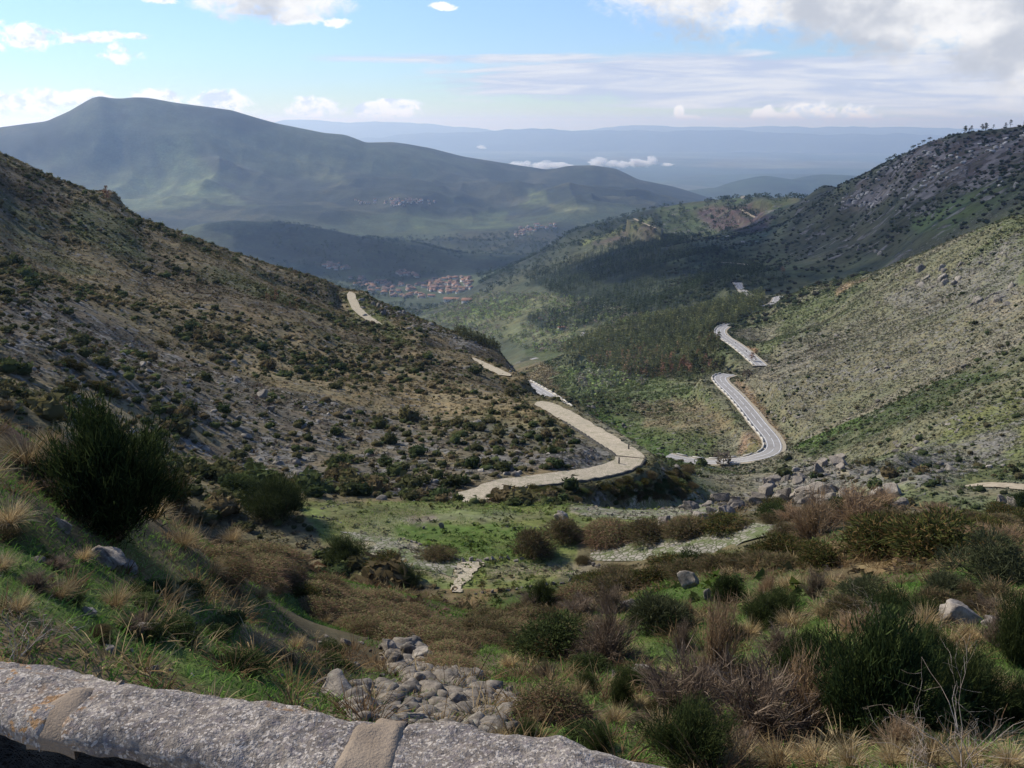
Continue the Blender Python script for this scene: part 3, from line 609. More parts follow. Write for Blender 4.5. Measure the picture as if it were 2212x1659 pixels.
# ---------------------------------------------------------------- roads
def road_mat(name, kind):
    mt = bpy.data.materials.new(name); mt.use_nodes = True; t = NT(mt.node_tree); t.n.clear()
    pos = t.new('ShaderNodeNewGeometry').outputs['Position']; h = None
    if kind == 'cobble2':
        e = t.vor(pos, 2.2, 'DISTANCE_TO_EDGE'); cs_ = t.new('ShaderNodeSeparateColor'); t.l.new(t.vor(pos, 2.2, 'F1', 1), cs_.inputs[0])
        b_ = t.mix(t.ramp(cs_.outputs[0], 0, 1, 0, .55), (0.33, 0.295, 0.23), (0.17, 0.15, 0.11)); c = t.mix(t.ramp(e, 0.02, 0.16), (0.075, 0.080, 0.035), b_)
        n_ = t.noise(pos, 0.5, 6, 0.7); c = t.mix(t.ramp(n_, 0.44, 0.60, 0, 0.9), c, (0.10, 0.12, 0.04)); h = e
    elif kind == 'cobble':
        e = t.vor(pos, 2.6, 'DISTANCE_TO_EDGE'); cs_ = t.new('ShaderNodeSeparateColor'); t.l.new(t.vor(pos, 2.6, 'F1', 1), cs_.inputs[0]); cc = cs_.outputs[0]
        b_ = t.mix(0.22, (0.52, 0.43, 0.30), cc, 'MULTIPLY'); c = t.mix(t.ramp(e, 0.0, 0.10), (0.24, 0.215, 0.135), b_)
        n_ = t.noise(pos, 0.8, 6, 0.7); c = t.mix(t.ramp(n_, 0.46, 0.66, 0, 0.6), c, (0.20, 0.19, 0.10)); n2_ = t.noise(pos, 0.12, 3); c = t.mix(t.ramp(n2_, .5, .7, 0, .4), c, (0.30, 0.26, 0.18)); h = e
    elif kind == 'dirt':
        n_ = t.noise(pos, 0.7, 5, 0.65); c = t.mix(t.ramp(n_, 0.35, 0.65), (0.42, 0.35, 0.24), (0.27, 0.22, 0.14)); h = n_
    else:
        n_ = t.noise(pos, 0.15, 5, 0.65); c = t.mix(t.ramp(n_, 0.3, 0.7), (0.27, 0.25, 0.22), (0.34, 0.32, 0.285)); h = n_
    b = t.new('ShaderNodeBump'); b.inputs['Strength'].default_value = 0.6; b.inputs['Distance'].default_value = 0.08; t.l.new(h, b.inputs['Height'])
    p = t.new('ShaderNodeBsdfPrincipled'); t.l.new(c, p.inputs['Base Color']); p.inputs['Roughness'].default_value = 0.9; p.inputs['Specular IOR Level'].default_value = 0.15; t.l.new(b.outputs[0], p.inputs['Normal'])
    o_ = t.new('ShaderNodeOutputMaterial'); t.l.new(p.outputs[0], o_.inputs[0]); return mt
M_cob = road_mat('cobbles', 'cobble'); M_cob2 = road_mat('rough_cobbles', 'cobble2'); M_dirt = road_mat('track_dirt', 'dirt'); M_asph = road_mat('asphalt', 'asphalt')
M_paint = simple('road_paint', (0.75, 0.75, 0.72)); M_verge = simple('verge', (0.36, 0.31, 0.22), 1.0, 0.1)
def normals2(ln):
    t = np.gradient(ln, axis=0)[:, :2]; nn = np.stack([-t[:, 1], t[:, 0]], 1); return nn/np.maximum(np.linalg.norm(nn, axis=1), 1e-9)[:, None]
def ribbon(name, ln, a, b, lift, mat, ragged=0.0, nx=6, sel=None, seed=0, taper=0):
    nn = normals2(ln); vs = []; q = []
    idx = range(len(ln)); n_l = len(ln)
    for i in idx:
        ja = a - (ragged*(0.5+0.5*vnoise(np.array([i*.37]), np.array([seed+.5]), 3)[0])); jb = b + ragged*(0.5+0.5*vnoise(np.array([i*.37]), np.array([seed+9.5]), 4)[0])
        if taper: tf = min(1, (min(i, n_l-1-i)+.6)/taper)**.7; ja *= tf; jb *= tf
        for k in range(nx):
            o_ = ja+(jb-ja)*k/(nx-1); vs.append((ln[i, 0]+nn[i, 0]*o_, ln[i, 1]+nn[i, 1]*o_, ln[i, 2]+lift))
    for i in range(len(ln)-1):
        if sel is None or sel(i):
            for k in range(nx-1): a0 = i*nx+k; q.append((a0, a0+1, a0+nx+1, a0+nx))
    m = npmesh(name, vs, q, mat=mat, smooth=True); return tag(link(name, m), kind='structure')
asph = ('asphalt_road', 'asphalt_upper', 'asphalt_lower', 'asphalt_far', 'asphalt_distant', 'asphalt_valley')
for k, ln in LINES.items():
    w = WID[k]/2
    if k in asph:
        ribbon('road_verge', ln, -w-1.4, w+1.4, -0.06, M_verge, 0.8)
        ribbon('road', ln, -w, w, 0.02, M_asph)
        for s_ in (-1, 1): ribbon('road_marking', ln, s_*(w-0.7)-0.13, s_*(w-0.7)+0.13, 0.10, M_paint, nx=2)
        ribbon('road_marking', ln, -0.12, 0.12, 0.10, M_paint, nx=2, sel=lambda i: (i % 5) < 4)
    elif k in ('cobbled_road', 'cobbled_track', 'upper_cobbled_track', 'paved_slope'):
        ribbon('road', ln, -w, w, 0.03, M_cob2 if k == 'paved_slope' else M_cob, 0.7, 8, taper=6)
    else: ribbon('path', ln, -w, w, 0.05 if k != 'ridge_track' else 1.0, M_dirt, w*0.3)
# loose cobbled surfaces of the terraces
def drape(name, poly, step, lift, mat, rag=0.0):
    c = [P(a, b, 55) for a, b in poly]; xs = [p.x for p in c]; ys = [p.y for p in c]
    nx = int((max(xs)-min(xs))/step)+2; ny = int((max(ys)-min(ys))/step)+2
    gx, gy = np.meshgrid(min(xs)+np.arange(nx)*step, min(ys)+np.arange(ny)*step); gz = H(gx, gy)+lift
    ins = inpoly(gx+fbm(gx, gy, 3, 3, 5)*rag, gy+fbm(gx, gy, 3, 3, 8)*rag, [(p.x, p.y) for p in c])
    q = sheet(ny, nx); keep = ins.ravel()[q].all(1)
    tag(link(name, npmesh(name, np.stack([gx.ravel(), gy.ravel(), gz.ravel()], 1), q[keep], mat=mat, smooth=True)), kind='structure')
drape('paving', [(1232,1097),(1340,1099),(1440,1097),(1545,1099),(1550,1116),(1400,1124),(1300,1120),(1240,1110)], .16, .05, M_cob2, 1.5)
drape('paving', [(735,1150),(860,1165),(960,1195),(1000,1235),(995,1262),(900,1240),(800,1195)], .16, .05, M_cob2, 2.5)
drape('paving', [(985,1218),(1045,1216),(1030,1250),(1005,1282),(980,1280),(988,1250)], .12, .09, M_cob, 0.8)

# ---------------------------------------------------------------- plant building
PG = 1.65    # foliage reflectance gain
def plant_material(name, rough=0.85, transl=0.25, var=0.25):
    mt = bpy.data.materials.new(name); mt.use_nodes = True; t = NT(mt.node_tree); t.n.clear()
    at = t.new('ShaderNodeAttribute', attribute_name='col').outputs['Color']
    oi = t.new('ShaderNodeObjectInfo').outputs['Random']
    mul = t.new('ShaderNodeVectorMath', operation='SCALE'); t.l.new(at, mul.inputs[0]); t.l.new(t.ramp(oi, 0, 1, (1-var)*PG, (1+var)*PG, False), mul.inputs['Scale'])
    d = t.new('ShaderNodeBsdfDiffuse'); t.l.new(mul.outputs[0], d.inputs[0])
    tr = t.new('ShaderNodeBsdfTranslucent'); t.l.new(mul.outputs[0], tr.inputs[0])
    mx = t.new('ShaderNodeMixShader'); mx.inputs[0].default_value = transl; t.l.new(d.outputs[0], mx.inputs[1]); t.l.new(tr.outputs[0], mx.inputs[2])
    o_ = t.new('ShaderNodeOutputMaterial'); t.l.new(mx.outputs[0], o_.inputs[0]); return mt
M_plant = plant_material('foliage'); M_wood = plant_material('wood', transl=0.0); M_rock = None
def unit(v): return v/np.maximum(np.linalg.norm(v, axis=-1, keepdims=True), 1e-9)
def blades(base, d, L, W, droop, rng, nseg=2):
    """curved tapering strips: positions (N, (nseg*2+1), 3) flattened, with quads and tris"""
    N = len(base); side = unit(np.cross(d, rng.normal(size=(N, 3)))); down = np.array([0, 0, -1.0])
    vs = []
    for k in range(nseg):
        s_ = k/nseg; c = base+d*(L*s_)[:, None]+down*(droop*L*s_*s_)[:, None]; w = (W*(1-0.35*s_))[:, None]*0.5
        vs += [c-side*w, c+side*w]
    vs.append(base+d*L[:, None]+down*(droop*L)[:, None])
    nv = 2*nseg+1; co = np.stack(vs, 1).reshape(-1, 3); o_ = np.arange(N)[:, None]*nv
    q = [np.stack([o_[:, 0]+2*k, o_[:, 0]+2*k+1, o_[:, 0]+2*k+3, o_[:, 0]+2*k+2], 1) for k in range(nseg-1)]
    q = np.concatenate(q) if q else np.zeros((0, 4), int); tr = np.stack([o_[:, 0]+nv-3, o_[:, 0]+nv-2, o_[:, 0]+nv-1], 1)
    return co, q, tr, nv
def join(parts):
    co = []; q = []; t = []; c = []; n_ = 0
    for p in parts:
        co.append(p[0]); q.append(p[1]+n_); t.append(p[2]+n_); c.append(p[3]); n_ += len(p[0])
    return np.concatenate(co), np.concatenate(q), np.concatenate(t), np.concatenate(c)
def colv(N, nv, palette, rng, jit=0.25, fade=None):
    pal = np.array(palette); c = pal[rng.integers(0, len(pal), N)]*(1+rng.uniform(-jit, jit, (N, 1)))
    return np.repeat(c, nv, 0)
def rdir(rng, N, zmin=-0.2):
    v = rng.normal(size=(N, 3)); v = unit(v); v[:, 2] = np.abs(v[:, 2])*np.sign(rng.uniform(zmin, 1, N)); return unit(v)
def lumps(rng, n_, dome):
    d = rdir(rng, n_, -0.15); return d*rng.uniform(0.45, 0.8, (n_, 1))*np.array(dome), rng.uniform(0.22, 0.40, n_)
# every kind is modelled about 1 m wide and 1 m tall, its foot at the origin
def k_broom(seed, n_=17000, pal=((0.026,0.035,0.012),(0.036,0.046,0.015),(0.052,0.060,0.019),(0.018,0.025,0.010)), spread=1.0, L=0.085):
    rng = np.random.default_rng(seed); nb = 72
    th = rng.uniform(0, 2*np.pi, nb); ph = rng.uniform(0.05, 1.15, nb)*spread; bl = rng.uniform(0.4, 1.0, nb)
    bd = np.stack([np.cos(th)*np.sin(ph), np.sin(th)*np.sin(ph), np.cos(ph)], 1)
    sc_ = np.array([0.62, 0.62, 0.98])
    j = rng.integers(0, nb, n_); f = rng.uniform(0.25, 1.0, n_)**0.6
    base = bd[j]*(bl[j]*f)[:, None]*sc_ + rng.normal(0, 0.055, (n_, 3))
    base[:, 2] = np.abs(base[:, 2])
    d = unit(bd[j]*0.7+np.array([0, 0, 0.55])+rng.normal(0, 0.42, (n_, 3)))
    co, q, t, nv = blades(base, d, rng.uniform(.4, 1.3, n_)*L, rng.uniform(0.004, 0.008, n_), rng.uniform(-.1, .15, n_), rng)
    fol = (co, q, t, colv(n_, nv, pal, rng))
    sco, sq, st, snv = blades(np.zeros((nb, 3))+rng.normal(0, .03, (nb, 3)), unit(bd*sc_), bl*0.75*np.linalg.norm(bd*sc_, axis=1), np.full(nb, .02), np.zeros(nb), rng)
    stem = (sco, sq, st, colv(nb, snv, ((0.05, 0.035, 0.02),), rng))
    return fol, stem
def k_dome(seed, n_=5200, pal=((0.036,0.040,0.012),(0.052,0.054,0.016),(0.028,0.030,0.010),(0.085,0.055,0.022)), L=0.085, W=0.016, nl=26, dome=(.42, .42, .75)):
    rng = np.random.default_rng(seed); c, r = lumps(rng, nl, dome); c[:, 2] = np.abs(c[:, 2])
    j = rng.integers(0, nl, n_); d = rdir(rng, n_, -0.4); base = c[j]+d*(r[j]*rng.uniform(.5, 1.0, n_)**.5)[:, None]*np.array([.72, .72, .62]); base[:, 2] = np.maximum(base[:, 2], 0.0)
    dd = unit(d+rng.normal(0, .45, (n_, 3))+np.array([0, 0, .35]))
    co, q, t, nv = blades(base, dd, rng.uniform(.5, 1.3, n_)*L, rng.uniform(.6, 1.3, n_)*W, rng.uniform(-.1, .3, n_), rng)
    nb = 24; bd = unit(c[rng.integers(0, nl, nb)]+1e-3)
    sco, sq, st, snv = blades(np.zeros((nb, 3)), bd, rng.uniform(.3, .6, nb), np.full(nb, .022), np.zeros(nb), rng)
    return (co, q, t, colv(n_, nv, pal, rng)), (sco, sq, st, colv(nb, snv, ((0.06, 0.045, 0.03),), rng))
def k_thicket(seed, n_=3600, pal=((0.135,0.078,0.046),(0.17,0.105,0.064),(0.100,0.062,0.036),(0.075,0.070,0.030))):
    rng = np.random.default_rng(seed); th = rng.uniform(0, 2*np.pi, n_); rr = np.sqrt(rng.uniform(0, 1, n_))*0.44
    base = np.stack([np.cos(th)*rr, np.sin(th)*rr, rng.uniform(0.0, .62, n_)*(1-(rr/.5)**2)], 1)
    d = unit(np.stack([np.cos(th)*.5, np.sin(th)*.5, rng.uniform(.1, 1.1, n_)], 1)+rng.normal(0, .45, (n_, 3)))
    a = blades(base, d, rng.uniform(.10, .32, n_), rng.uniform(.004, .010, n_), rng.uniform(.2, .8, n_), rng, 3)
    m_ = 2600; th = rng.uniform(0, 2*np.pi, m_); rr = np.sqrt(rng.uniform(0, 1, m_))*0.47
    b2 = np.stack([np.cos(th)*rr, np.sin(th)*rr, rng.uniform(0.35, 1.0, m_)*0.85*(1-(rr/.5)**2*.75)], 1)
    b = blades(b2, rdir(rng, m_), rng.uniform(.02, .05, m_), rng.uniform(.015, .03, m_), rng.uniform(0, .3, m_), rng, 1)
    fol = join([(b[0], b[1].reshape(-1, 4), b[2], colv(m_, b[3], ((0.095,0.080,0.036),(0.070,0.080,0.028),(0.12,0.088,0.048)), rng)), (a[0], a[1], a[2], colv(n_, a[3], pal, rng))])
    nb = 30; bd = rdir(rng, nb, 0)
    s_ = blades(np.zeros((nb, 3)), unit(bd+np.array([0, 0, .4])), rng.uniform(.3, .6, nb), np.full(nb, .014), np.full(nb, .2), rng)
    return fol, (s_[0], s_[1], s_[2], colv(nb, s_[3], ((0.09, 0.06, 0.04),), rng))
def k_dead(seed, n_=4200, pal=((0.120,0.088,0.060),(0.15,0.115,0.080),(0.088,0.064,0.044),(0.070,0.050,0.035)), flat=1.0, swirl=0.5):
    rng = np.random.default_rng(seed); nb = 60
    th = rng.uniform(0, 2*np.pi, nb); ph = rng.uniform(.15, 1.35, nb); bl = rng.uniform(.5, 1.0, nb)
    bd = np.stack([np.cos(th)*np.sin(ph), np.sin(th)*np.sin(ph), np.cos(ph)], 1)*np.array([.62, .62, .95*flat])
    j = rng.integers(0, nb, n_); f = rng.uniform(.25, 1.0, n_)
    base = bd[j]*(bl[j]*f)[:, None]+rng.normal(0, .025, (n_, 3)); base[:, 2] = np.abs(base[:, 2])
    sw = np.stack([-np.sin(th[j]), np.cos(th[j]), np.zeros(n_)], 1)*swirl
    d = unit(unit(bd[j])+sw*rng.normal(.5, .6, (n_, 1))+rng.normal(0, .35, (n_, 3))+np.array([0, 0, .15]))
    a = blades(base, d, rng.uniform(.08, .24, n_), rng.uniform(.004, .009, n_), rng.uniform(-.2, .5, n_), rng)
    s_ = blades(np.zeros((nb, 3)), unit(bd), bl*.9*np.linalg.norm(bd, axis=1), np.full(nb, .022), rng.uniform(-.1, .2, nb), rng, 3)
    return (a[0], a[1], a[2], colv(n_, a[3], pal, rng)), (s_[0], s_[1], s_[2], colv(nb, s_[3], ((0.17, 0.14, 0.11), (0.10, 0.08, 0.06)), rng))
def k_straw(seed, n_=900, pal=((0.30,0.225,0.115),(0.24,0.17,0.085),(0.36,0.29,0.16),(0.17,0.125,0.06)), up=0.9):
    rng = np.random.default_rng(seed); th = rng.uniform(0, 2*np.pi, n_); rr = rng.uniform(0, .13, n_)
    base = np.stack([np.cos(th)*rr, np.sin(th)*rr, np.zeros(n_)], 1)
    d = unit(np.stack([np.cos(th), np.sin(th), rng.uniform(.6, 2.6, n_)*up], 1)+rng.normal(0, .2, (n_, 3)))
    a = blades(base, d, rng.uniform(.4, 1.05, n_), rng.uniform(.004, .010, n_), rng.uniform(.1, .7, n_), rng, 3)
    s_ = blades(base[:8], d[:8], np.full(8, .3), np.full(8, .02), np.zeros(8), rng)
    return (a[0], a[1], a[2], colv(n_, a[3], pal, rng)), None
def k_bare(seed, pal=((0.19,0.15,0.11),(0.15,0.115,0.085),(0.25,0.21,0.165)), nmain=7):
    """a leafless shrub: forking branches as thin four-sided rods"""
    rng = np.random.default_rng(seed); segs = []
    def grow(p, d, L, w, lev):
        k = 3
        for _ in range(k):
            q_ = p+d*L/k; segs.append((p, q_, w, w*.8)); p = q_; w *= .8; d = unit(d+rng.normal(0, .22, 3)+np.array([0, 0, .06]))
            if lev > 0 and rng.random() < .85: grow(p, unit(d+rng.normal(0, .65, 3)), L*rng.uniform(.45, .75), w*.75, lev-1)
    for i in range(nmain):
        th = rng.uniform(0, 2*np.pi); ph = rng.uniform(.1, 1.1)
        grow(np.array([rng.normal(0, .04), rng.normal(0, .04), 0]), np.array([math.cos(th)*math.sin(ph), math.sin(th)*math.sin(ph), math.cos(ph)]), rng.uniform(.5, .95), .016, 3)
    co = []; q = []; 
    for a, b, w0, w1 in segs:
        d = unit(b-a); s1 = unit(np.cross(d, [.3, .5, .8])); s2 = np.cross(d, s1); n_ = len(co)
        for p, w in ((a, w0), (b, w1)):
            for k in range(4): an = k*np.pi/2; co.append(p+(s1*math.cos(an)+s2*math.sin(an))*max(w*.7, .0016)*.6)
        q += [(n_+k, n_+(k+1) % 4, n_+4+(k+1) % 4, n_+4+k) for k in range(4)]
    co = np.array(co); return (co, np.array(q), np.zeros((0, 3), int), np.repeat(np.array(pal)[rng.integers(0, len(pal), len(segs))], 8, 0)), None
KIND = {}
def kinds(name, fn, count, mats=None, **kw):
    KIND[name] = []
    for i in range(count):
        fol, stem = fn(100+i*7+len(KIND)*31, **kw)
        mf = npmesh(name+'_foliage', fol[0], fol[1], fol[2], mat=(mats or M_plant), col=fol[3])
        ms = npmesh(name+'_stem', stem[0], stem[1], stem[2], mat=M_wood, col=stem[3]) if stem else None
        KIND[name].append((mf, ms))
kinds('broom', k_broom, 3)
kinds('dark_broom', k_broom, 2, n_=24000, pal=((0.016,0.025,0.009),(0.024,0.034,0.011),(0.036,0.046,0.014),(0.011,0.017,0.007)))
kinds('gorse', k_dome, 3)
kinds('heath', k_dome, 3, pal=((0.080,0.058,0.030),(0.062,0.054,0.024),(0.10,0.070,0.038),(0.050,0.050,0.020)), L=.11, W=.011)
kinds('grey_shrub', k_dome, 2, n_=7000, pal=((0.042,0.047,0.022),(0.056,0.060,0.030),(0.030,0.034,0.016)), L=.12, W=.008, nl=16)
kinds('green_shrub', k_dome, 2, n_=6000, pal=((0.038,0.050,0.017),(0.052,0.064,0.022),(0.026,0.034,0.013)), L=.07, W=.014)
kinds('thicket', k_thicket, 3)
kinds('dead', k_dead, 3)
kinds('dry', k_dead, 2, pal=((0.20,0.135,0.075),(0.15,0.10,0.055),(0.24,0.17,0.10)), swirl=.1, flat=1.1)
kinds('straw', k_straw, 3)
kinds('bare', k_bare, 2, mats=M_wood)
rnd = random.Random(11)
CNT = {}
def plant(kind, nm, pos, w, h, label, cat='shrub', group=None, sink=0.06):
    i = CNT.get(kind, 0); CNT[kind] = i+1; mf, ms = KIND[kind][i % len(KIND[kind])]
    e = bpy.data.objects.new(nm, None) if ms else bpy.data.objects.new(nm, mf)
    COL.objects.link(e); e.location = (pos[0], pos[1], pos[2]-sink*h); e.rotation_euler = (0, 0, rnd.uniform(0, 6.28)); e.scale = (w, w, h)
    tag(e, label, cat, group)
    if ms: link('foliage', mf, e); link('stem', ms, e)
    return e
def plant_px(kind, nm, px, py, wpx, hpx, label, cat='shrub', group=None, rmin=3.0, sink=0.06):
    """px, py: foot of the plant in the view; its size from how large it looks at that distance"""
    p = P(px, py, rmin)
    if p is None: return None
    s_ = p.length/FPX; return plant(kind, nm, p, wpx*s_*1.05, hpx*s_*1.05/0.92, label, cat, group, sink)

# ---------------------------------------------------------------- rock building
def rock_material(name, base=(0.24, 0.205, 0.16), sc_=1.0, var=.3):
    mt = bpy.data.materials.new(name); mt.use_nodes = True; t = NT(mt.node_tree); t.n.clear()
    pos = t.new('ShaderNodeNewGeometry').outputs['Position']; oi = t.new('ShaderNodeObjectInfo').outputs['Random']
    n1 = t.noise(pos, 3/sc_, 6, .65); n2 = t.noise(pos, 22/sc_, 4, .7); n3_ = t.noise(pos, 6/sc_, 3)
    c = t.mix(t.ramp(n1, .3, .7), tuple(k*.5 for k in base), tuple(k*1.45 for k in base))
    c = t.mix(t.ramp(n2, .5, .72, 0, .5), c, (0.075, 0.072, 0.068)); c = t.mix(t.ramp(n3_, .58, .7, 0, .45), c, (0.26, 0.26, 0.19))
    mul = t.new('ShaderNodeVectorMath', operation='SCALE'); t.l.new(c, mul.inputs[0]); t.l.new(t.ramp(oi, 0, 1, 1-var, 1+var, False), mul.inputs['Scale'])
    h = t.m('ADD', n1, t.m('MULTIPLY', n2, .4))
    b = t.new('ShaderNodeBump'); b.inputs['Strength'].default_value = .9; b.inputs['Distance'].default_value = .06*sc_; t.l.new(h, b.inputs['Height'])
    p = t.new('ShaderNodeBsdfPrincipled'); t.l.new(mul.outputs[0], p.inputs['Base Color']); p.inputs['Roughness'].default_value = .9; p.inputs['Specular IOR Level'].default_value = .15; t.l.new(b.outputs[0], p.inputs['Normal'])
    o_ = t.new('ShaderNodeOutputMaterial'); t.l.new(p.outputs[0], o_.inputs[0]); return mt
M_rock = rock_material('granite_rock', sc_=.6); M_rockpale = rock_material('pale_granite', sc_=12.0, base=(0.40, 0.36, 0.30)); M_rockfar = rock_material('granite_outcrop', sc_=3.0, base=(0.215, 0.19, 0.15))
def rock_shape(seed, sub=3, cuts=13, rough=.15):
    """a boulder broken by flat joint faces"""
    rng = np.random.default_rng(seed); v, f = ICO[sub]; co = v.copy()
    for _ in range(cuts):
        n_ = unit(rng.normal(size=3)); dd = rng.uniform(.34, .78); s_ = co@n_; m = s_ > dd; co[m] -= np.outer(s_[m]-dd, n_)
    co *= (1+rough*n3(v, 2.2, seed)+rough*.5*n3(v, 5.5, seed+3)+rough*.3*n3(v, 12, seed+5))[:, None]
    return co, f
ROCKS = []
for i in range(8):
    co, f = rock_shape(300+i); ROCKS.append(npmesh('rock_mesh', co*.5, tris=f, mat=M_rock))
LROCK = [rock_shape(500+i, 1, 7, .2)[0]*.5 for i in range(6)]; LF = ICO[1][1]
def rock(pos, sx_, sy_, sz_, label, group=None, tilt=.25, sink=.36, nm='rock', rz=None, i=None, mesh=None, cat='rock'):
    o_ = bpy.data.objects.new(nm, mesh or ROCKS[rnd.randrange(8) if i is None else i]); COL.objects.link(o_)
    o_.location = (pos[0], pos[1], pos[2]+sz_*(.5-sink)); o_.scale = (sx_, sy_, sz_)
    o_.rotation_euler = (rnd.uniform(-tilt, tilt), rnd.uniform(-tilt, tilt), rnd.uniform(0, 6.28) if rz is None else rz)
    return tag(o_, label, cat, group)
def rock_px(px, py, wpx, hpx, label, group=None, rmin=3.0, **kw):
    p = P(px, py, rmin)
    if p is None: return None
    s_ = p.length/FPX; return rock(p, wpx*s_, wpx*s_*rnd.uniform(.6, .9), hpx*s_*1.2, label, group, rz=kw.pop('rz', rnd.uniform(-.4, .4)), **kw)

# ---------------------------------------------------------------- granite parapet in the foreground
def granite_material():
    mt = bpy.data.materials.new('granite'); mt.use_nodes = True; t = NT(mt.node_tree); t.n.clear()
    pos = t.new('ShaderNodeNewGeometry').outputs['Position']
    n0 = t.noise(pos, 7, 5, .6); n1 = t.noise(pos, 38, 6, .7, 0.0); v = t.vor(pos, 260, 'F1', 1); vs_ = t.new('ShaderNodeSeparateColor'); t.l.new(v, vs_.inputs[0]); v2 = t.vor(pos, 120, 'F1', 1); v2s = t.new('ShaderNodeSeparateColor'); t.l.new(v2, v2s.inputs[0])
    c = t.mix(t.ramp(n0, .3, .7), (0.250, 0.205, 0.155), (0.375, 0.320, 0.250))
    c = t.mix(t.ramp(n1, .42, .62), t.mix(1.0, c, (.55, .53, .52), 'MULTIPLY'), c)
    c = t.mix(t.ramp(vs_.outputs[0], .70, .80, 0, .7), c, (0.54, 0.47, 0.38)); c = t.mix(t.ramp(vs_.outputs[1], .76, .84, 0, .65), c, (0.10, 0.09, 0.085)); c = t.mix(t.ramp(v2s.outputs[2], .78, .86, 0, .55), c, (0.20, 0.165, 0.15))
    lich = t.m('MULTIPLY', t.ramp(t.noise(pos, 3.1, 3), .50, .62), t.ramp(t.noise(pos, 60, 3), .54, .62)); c = t.mix(t.m('MULTIPLY', lich, .8), c, (0.34, 0.17, 0.045))
    gl = t.m('MULTIPLY', t.ramp(t.noise(pos, 5.3, 3), .56, .66), t.ramp(t.noise(pos, 38, 3), .5, .6)); c = t.mix(t.m('MULTIPLY', gl, .6), c, (0.10, 0.095, 0.10))
    h = t.m('ADD', t.m('MULTIPLY', n1, .45), t.m('ADD', t.m('MULTIPLY', t.noise(pos, 190, 3, .7), .9), t.m('MULTIPLY', n0, 1.0)))
    b = t.new('ShaderNodeBump'); b.inputs['Strength'].default_value = .8; b.inputs['Distance'].default_value = .008; t.l.new(h, b.inputs['Height'])
    p = t.new('ShaderNodeBsdfPrincipled'); t.l.new(c, p.inputs['Base Color']); p.inputs['Roughness'].default_value = .85; p.inputs['Specular IOR Level'].default_value = .3; t.l.new(b.outputs[0], p.inputs['Normal'])
    o_ = t.new('ShaderNodeOutputMaterial'); t.l.new(p.outputs[0], o_.inputs[0]); return mt
def mortar_material():
    mt = bpy.data.materials.new('mortar'); mt.use_nodes = True; t = NT(mt.node_tree); t.n.clear()
    pos = t.new('ShaderNodeNewGeometry').outputs['Position']; n0 = t.noise(pos, 9, 4, .6); n1 = t.noise(pos, 260, 3, .6)
    c = t.mix(t.ramp(n0, .3, .7), (0.235, 0.175, 0.115), (0.31, 0.24, 0.165)); c = t.mix(t.ramp(n1, .35, .65, .0, .35), c, (.14, .12, .10))
    b = t.new('ShaderNodeBump'); b.inputs['Strength'].default_value = .7; b.inputs['Distance'].default_value = .004; t.l.new(t.m('ADD', n1, n0), b.inputs['Height'])
    p = t.new('ShaderNodeBsdfPrincipled'); t.l.new(c, p.inputs['Base Color']); p.inputs['Roughness'].default_value = .95; p.inputs['Specular IOR Level'].default_value = .1; t.l.new(b.outputs[0], p.inputs['Normal'])
    o_ = t.new('ShaderNodeOutputMaterial'); t.l.new(p.outputs[0], o_.inputs[0]); return mt
M_gran = granite_material(); M_mort = mortar_material()
WZ = -0.84
def onplane(px, py, z=WZ):
    A, T = ray(px, py); r = z/T; return np.array([r*math.sin(A), r*math.cos(A)])
BACK = [(-420,1385),(-200,1405),(0,1427),(60,1434),(130,1450),(190,1478),(205,1476),(245,1466),(290,1465),(340,1480),(420,1490),(480,1500),(560,1515),(640,1530),(700,1537),(760,1552),(800,1562),(830,1556),(868,1556),(880,1552),(960,1550),(1020,1557),(1060,1571),(1100,1576),(1160,1585),(1210,1583),(1280,1604),(1320,1607),(1370,1622),(1470,1640),(1600,1670),(1800,1725),(2100,1780),(2500,1850)]
FRONT = [(-420,1475),(0,1528),(80,1560),(140,1572),(300,1590),(600,1648),(900,1706),(1500,1840),(2500,2030)]
def interp2(L, px): return np.interp(px, [a for a, b in L], [b for a, b in L])
wall = bpy.data.objects.new('stone_wall', None); COL.objects.link(wall); wall.location = (0, 1.2, -2.0)
tag(wall, 'low granite parapet wall with lichen and mortar joints along the bottom left edge', 'wall')
